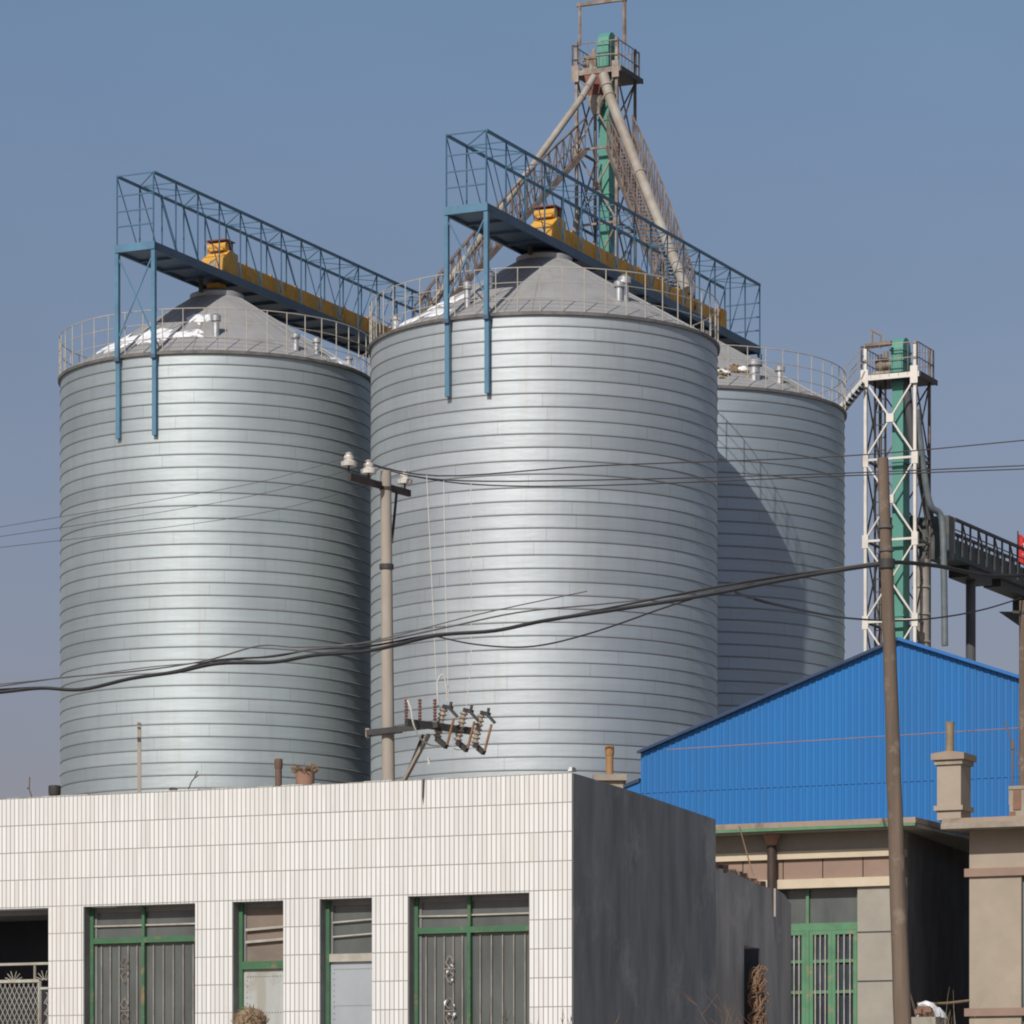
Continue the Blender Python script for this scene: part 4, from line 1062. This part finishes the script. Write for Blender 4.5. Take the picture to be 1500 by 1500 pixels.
# ------------------------------------------------------------------ wires
def CABLE(x, Y):      # the bundle hangs from beyond the tiled building to the face of the wooden pole
    return (36.2 + (WY-.1-36.2)*max(0,x)/1300 if x < 1300 else WY-.1 + (x-1300)*.006) + (Y-int(Y))*.08
def wire(name, pts, r, mat, label, cat='wire', group=None, k=6):
    p = [P(x_, y_, CABLE(x_, Y_) if Y_ < 44 else Y_) for x_, y_, Y_ in pts]
    o = obj(name, MB().tube(spline(p, k), r, 6), mat, loc=p[0]); return props(o, label, cat, group)
main = [(-60,1018,38),(0,1014,38),(60,1008,38.1),(120,1010,38.2),(192,994,38.3),(260,984,38.4),(320,972,38.5),(400,970,38.6),(460,960,38.7),(543,953,38.8),(639,931,39),(724,924,39.1),(799,909,39.2),(916,891,39.4),(1033,872,39.6),(1140,851,39.7),(1220,837,39.8),(1295,826,39.88),(1324,824,39.88),(1373,829,40),(1407,836,40.2),(1444,843,40.5),(1500,843,41),(1560,838,41.5)]
wire('power_cable', main, .0185, W['cable'], 'thickest black power cable sagging across all the silos', 'cable')
rn = random.Random(44)
wire('power_cable', [(x, y-4+5*math.sin(x/95), Y-.03) for x, y, Y in main[:18]], .010, W['cable'], 'thinner black cable twisted alongside the thickest cable', 'cable')
wire('power_cable', [(-60,1012,38.3),(0,1005,38.3),(96,992,38.4),(200,983,38.5),(300,968,38.6),(380,946,38.7),(440,948,38.8),(543,941,38.9),(640,922,39),(760,897,39.2),(880,885,39.4),(1000,871,39.6),(1150,844,39.8),(1296,822,39.92)], .008, W['wire'], 'thin grey line running just above the thick black cable', 'cable')
wire('power_cable', [(-40,1006,38.6),(120,990,38.7),(230,976,38.8),(350,966,38.9),(470,950,39),(560,936,39.1),(700,900,39.3),(860,866,39.5)], .0055, W['wire'], 'faint thin line leaving the cable bundle above the central silo', 'cable')
wire('power_cable', [(639,932,39),(690,943,39),(750,948,39.1),(800,944,39.2),(860,929,39.3),(915,911,39.4),(965,893,39.5),(1015,877,39.6)], .008, W['cable'], 'slack black line drooping below the thick cable at the central silo', 'cable')
wire('power_cable', [(1078,868,39.6),(1134,885,43),(1237,905,50),(1323,909,54),(1388,903,57),(1444,892,58.5),(1496,876,59.9)], .013, W['cable'], 'single thin cable sagging right to the slim edge pole', 'cable')
for (q, pts, lb_) in ((ins[0], [(640,697,51),(880,682,54),(1237,668,58),(1500,645,61),(1600,636,62)], 'uppermost thin wire running right from the concrete pole'),
                  (ins[1], [(650,703,51),(880,703,54),(1237,693,58),(1500,682,61),(1600,678,62)], 'middle thin wire running right from the concrete pole'),
                  (ins[2], [(700,710,51.5),(880,711,54),(1237,697,58),(1500,687,61),(1600,684,62)], 'lowest thin wire running right from the concrete pole')):
    p = [q + Vector((0,0,.12))] + [P(*a) for a in pts]
    props(obj('overhead_wire', MB().tube(spline(p), .010, 5), W['wire'], loc=p[0]), lb_, 'wire', 'overhead wires')
for (q, pts, lb_) in ((ins[0], [(380,706,48),(200,738,46.5),(0,772,45),(-80,786,44.5)], 'uppermost thin wire running left from the concrete pole'),
                  (ins[1], [(380,724,48),(200,756,46.5),(0,786,45),(-80,798,44.5)], 'middle thin wire running left from the concrete pole'),
                  (ins[2], [(400,748,48),(200,778,46.5),(0,802,45),(-80,812,44.5)], 'lowest thin wire running left from the concrete pole')):
    p = [q + Vector((0,0,.12))] + [P(*a) for a in pts]
    props(obj('overhead_wire', MB().tube(spline(p), .0034, 5), W['wire'], loc=p[0]), lb_, 'wire', 'overhead wires')
for (pts, lb_) in (([(625,696,50.4),(630,800,50.1),(636,930,49.8),(641,1036,49.7)], 'leftmost pale drop wire hanging to the fuses'),
               ([(650,704,50.6),(652,830,50.3),(655,960,50),(657,1030,49.8)], 'middle pale drop wire hanging to the fuses'),
               ([(690,708,50.8),(690,830,50.4),(690,960,50.2),(683,1034,50)], 'rightmost pale drop wire hanging to the fuses')):
    wire('drop_wire', pts, .0052, W['palewire'], lb_, 'wire', 'drop wires to the fuses')
wire('stay_wire', [(978,1098,70),(1240,1082,66),(1500,1066,62),(1560,1062,61)], .010, W['pinkwire'], 'pinkish wire crossing the blue gable', 'wire')
wire('stay_wire', [(1083,1210,43.0),(1094,1250,42.8),(1104,1283,42.6)], .006, W['straw'], 'thin tan cord slanting down from the house fascia', 'cord')

# ------------------------------------------------------------------ light, sky, camera
AZ, EL = R(22), R(37)
sun = bpy.data.lights.new('sun', 'SUN'); sun.energy = 3.9; sun.angle = R(.55); sun.color = (1.0, .955, .89)
so = bpy.data.objects.new('sun', sun); C.objects.link(so)
to = Vector((-math.sin(AZ)*math.cos(EL), -math.cos(AZ)*math.cos(EL), math.sin(EL)))
so.rotation_euler = to.to_track_quat('Z', 'Y').to_euler(); so.location = (-20, -40, 60)
w = bpy.data.worlds.new('World'); sc.world = w; w.use_nodes = True
nt = w.node_tree; bg = nt.nodes['Background']
sky = nt.nodes.new('ShaderNodeTexSky'); sky.sky_type = 'NISHITA'; sky.sun_disc = False
sky.sun_elevation = EL; sky.sun_rotation = math.pi + AZ
sky.air_density = 1.0; sky.dust_density = 1.2; sky.ozone_density = 2.2; sky.altitude = 50
tc = nt.nodes.new('ShaderNodeTexCoord'); sp = nt.nodes.new('ShaderNodeSeparateXYZ'); nt.links.new(tc.outputs['Generated'], sp.inputs[0])
cr = nt.nodes.new('ShaderNodeValToRGB'); nt.links.new(sp.outputs[2], cr.inputs[0])      # winter haze: greyer and dimmer low down
el = cr.color_ramp.elements
el[0].position = 0.0; el[0].color = (.60,.44,.455,1)
el[1].position = .42; el[1].color = (.92,.90,.88,1)
for p_, c_ in ((.105,(.68,.52,.535)), (.188,(.82,.675,.66)), (.29,(.91,.875,.855))):
    e_ = el.new(p_); e_.color = (*c_, 1)
mx = nt.nodes.new('ShaderNodeMix'); mx.data_type = 'RGBA'; mx.blend_type = 'MULTIPLY'; mx.inputs[0].default_value = 1
nt.links.new(sky.outputs[0], mx.inputs[6]); nt.links.new(cr.outputs[0], mx.inputs[7])
hz_ = nt.nodes.new('ShaderNodeTexNoise'); hz_.inputs['Scale'].default_value = 5.5; hz_.inputs['Detail'].default_value = 4
hmp = nt.nodes.new('ShaderNodeMapping'); hmp.inputs['Scale'].default_value = (1, 1, 3.2); nt.links.new(tc.outputs['Generated'], hmp.inputs[0]); nt.links.new(hmp.outputs[0], hz_.inputs['Vector'])
hr = nt.nodes.new('ShaderNodeMapRange'); hr.inputs[1].default_value = .3; hr.inputs[2].default_value = .7; hr.inputs[3].default_value = .965; hr.inputs[4].default_value = 1.035
nt.links.new(hz_.outputs[0], hr.inputs[0])
mh = nt.nodes.new('ShaderNodeVectorMath'); mh.operation = 'SCALE'; nt.links.new(mx.outputs[2], mh.inputs[0]); nt.links.new(hr.outputs[0], mh.inputs['Scale'])
nt.links.new(mh.outputs[0], bg.inputs[0]); bg.inputs[1].default_value = .0935

cam = bpy.data.cameras.new('camera'); co = bpy.data.objects.new('camera', cam); C.objects.link(co)
cam.sensor_width = 36; cam.sensor_fit = 'HORIZONTAL'; cam.lens = F/1500*36; cam.shift_y = (HZ-750)/1500
cam.clip_start = .5; cam.clip_end = 20000
co.location = (0, 0, CZ); co.rotation_euler = (R(90), 0, 0)
sc.camera = co
sc.render.engine = 'CYCLES'
sc.render.resolution_x = sc.render.resolution_y = 1024
sc.cycles.filter_width = 2.0
sc.view_settings.view_transform = 'Standard'; sc.view_settings.look = 'None'; sc.view_settings.exposure = 0
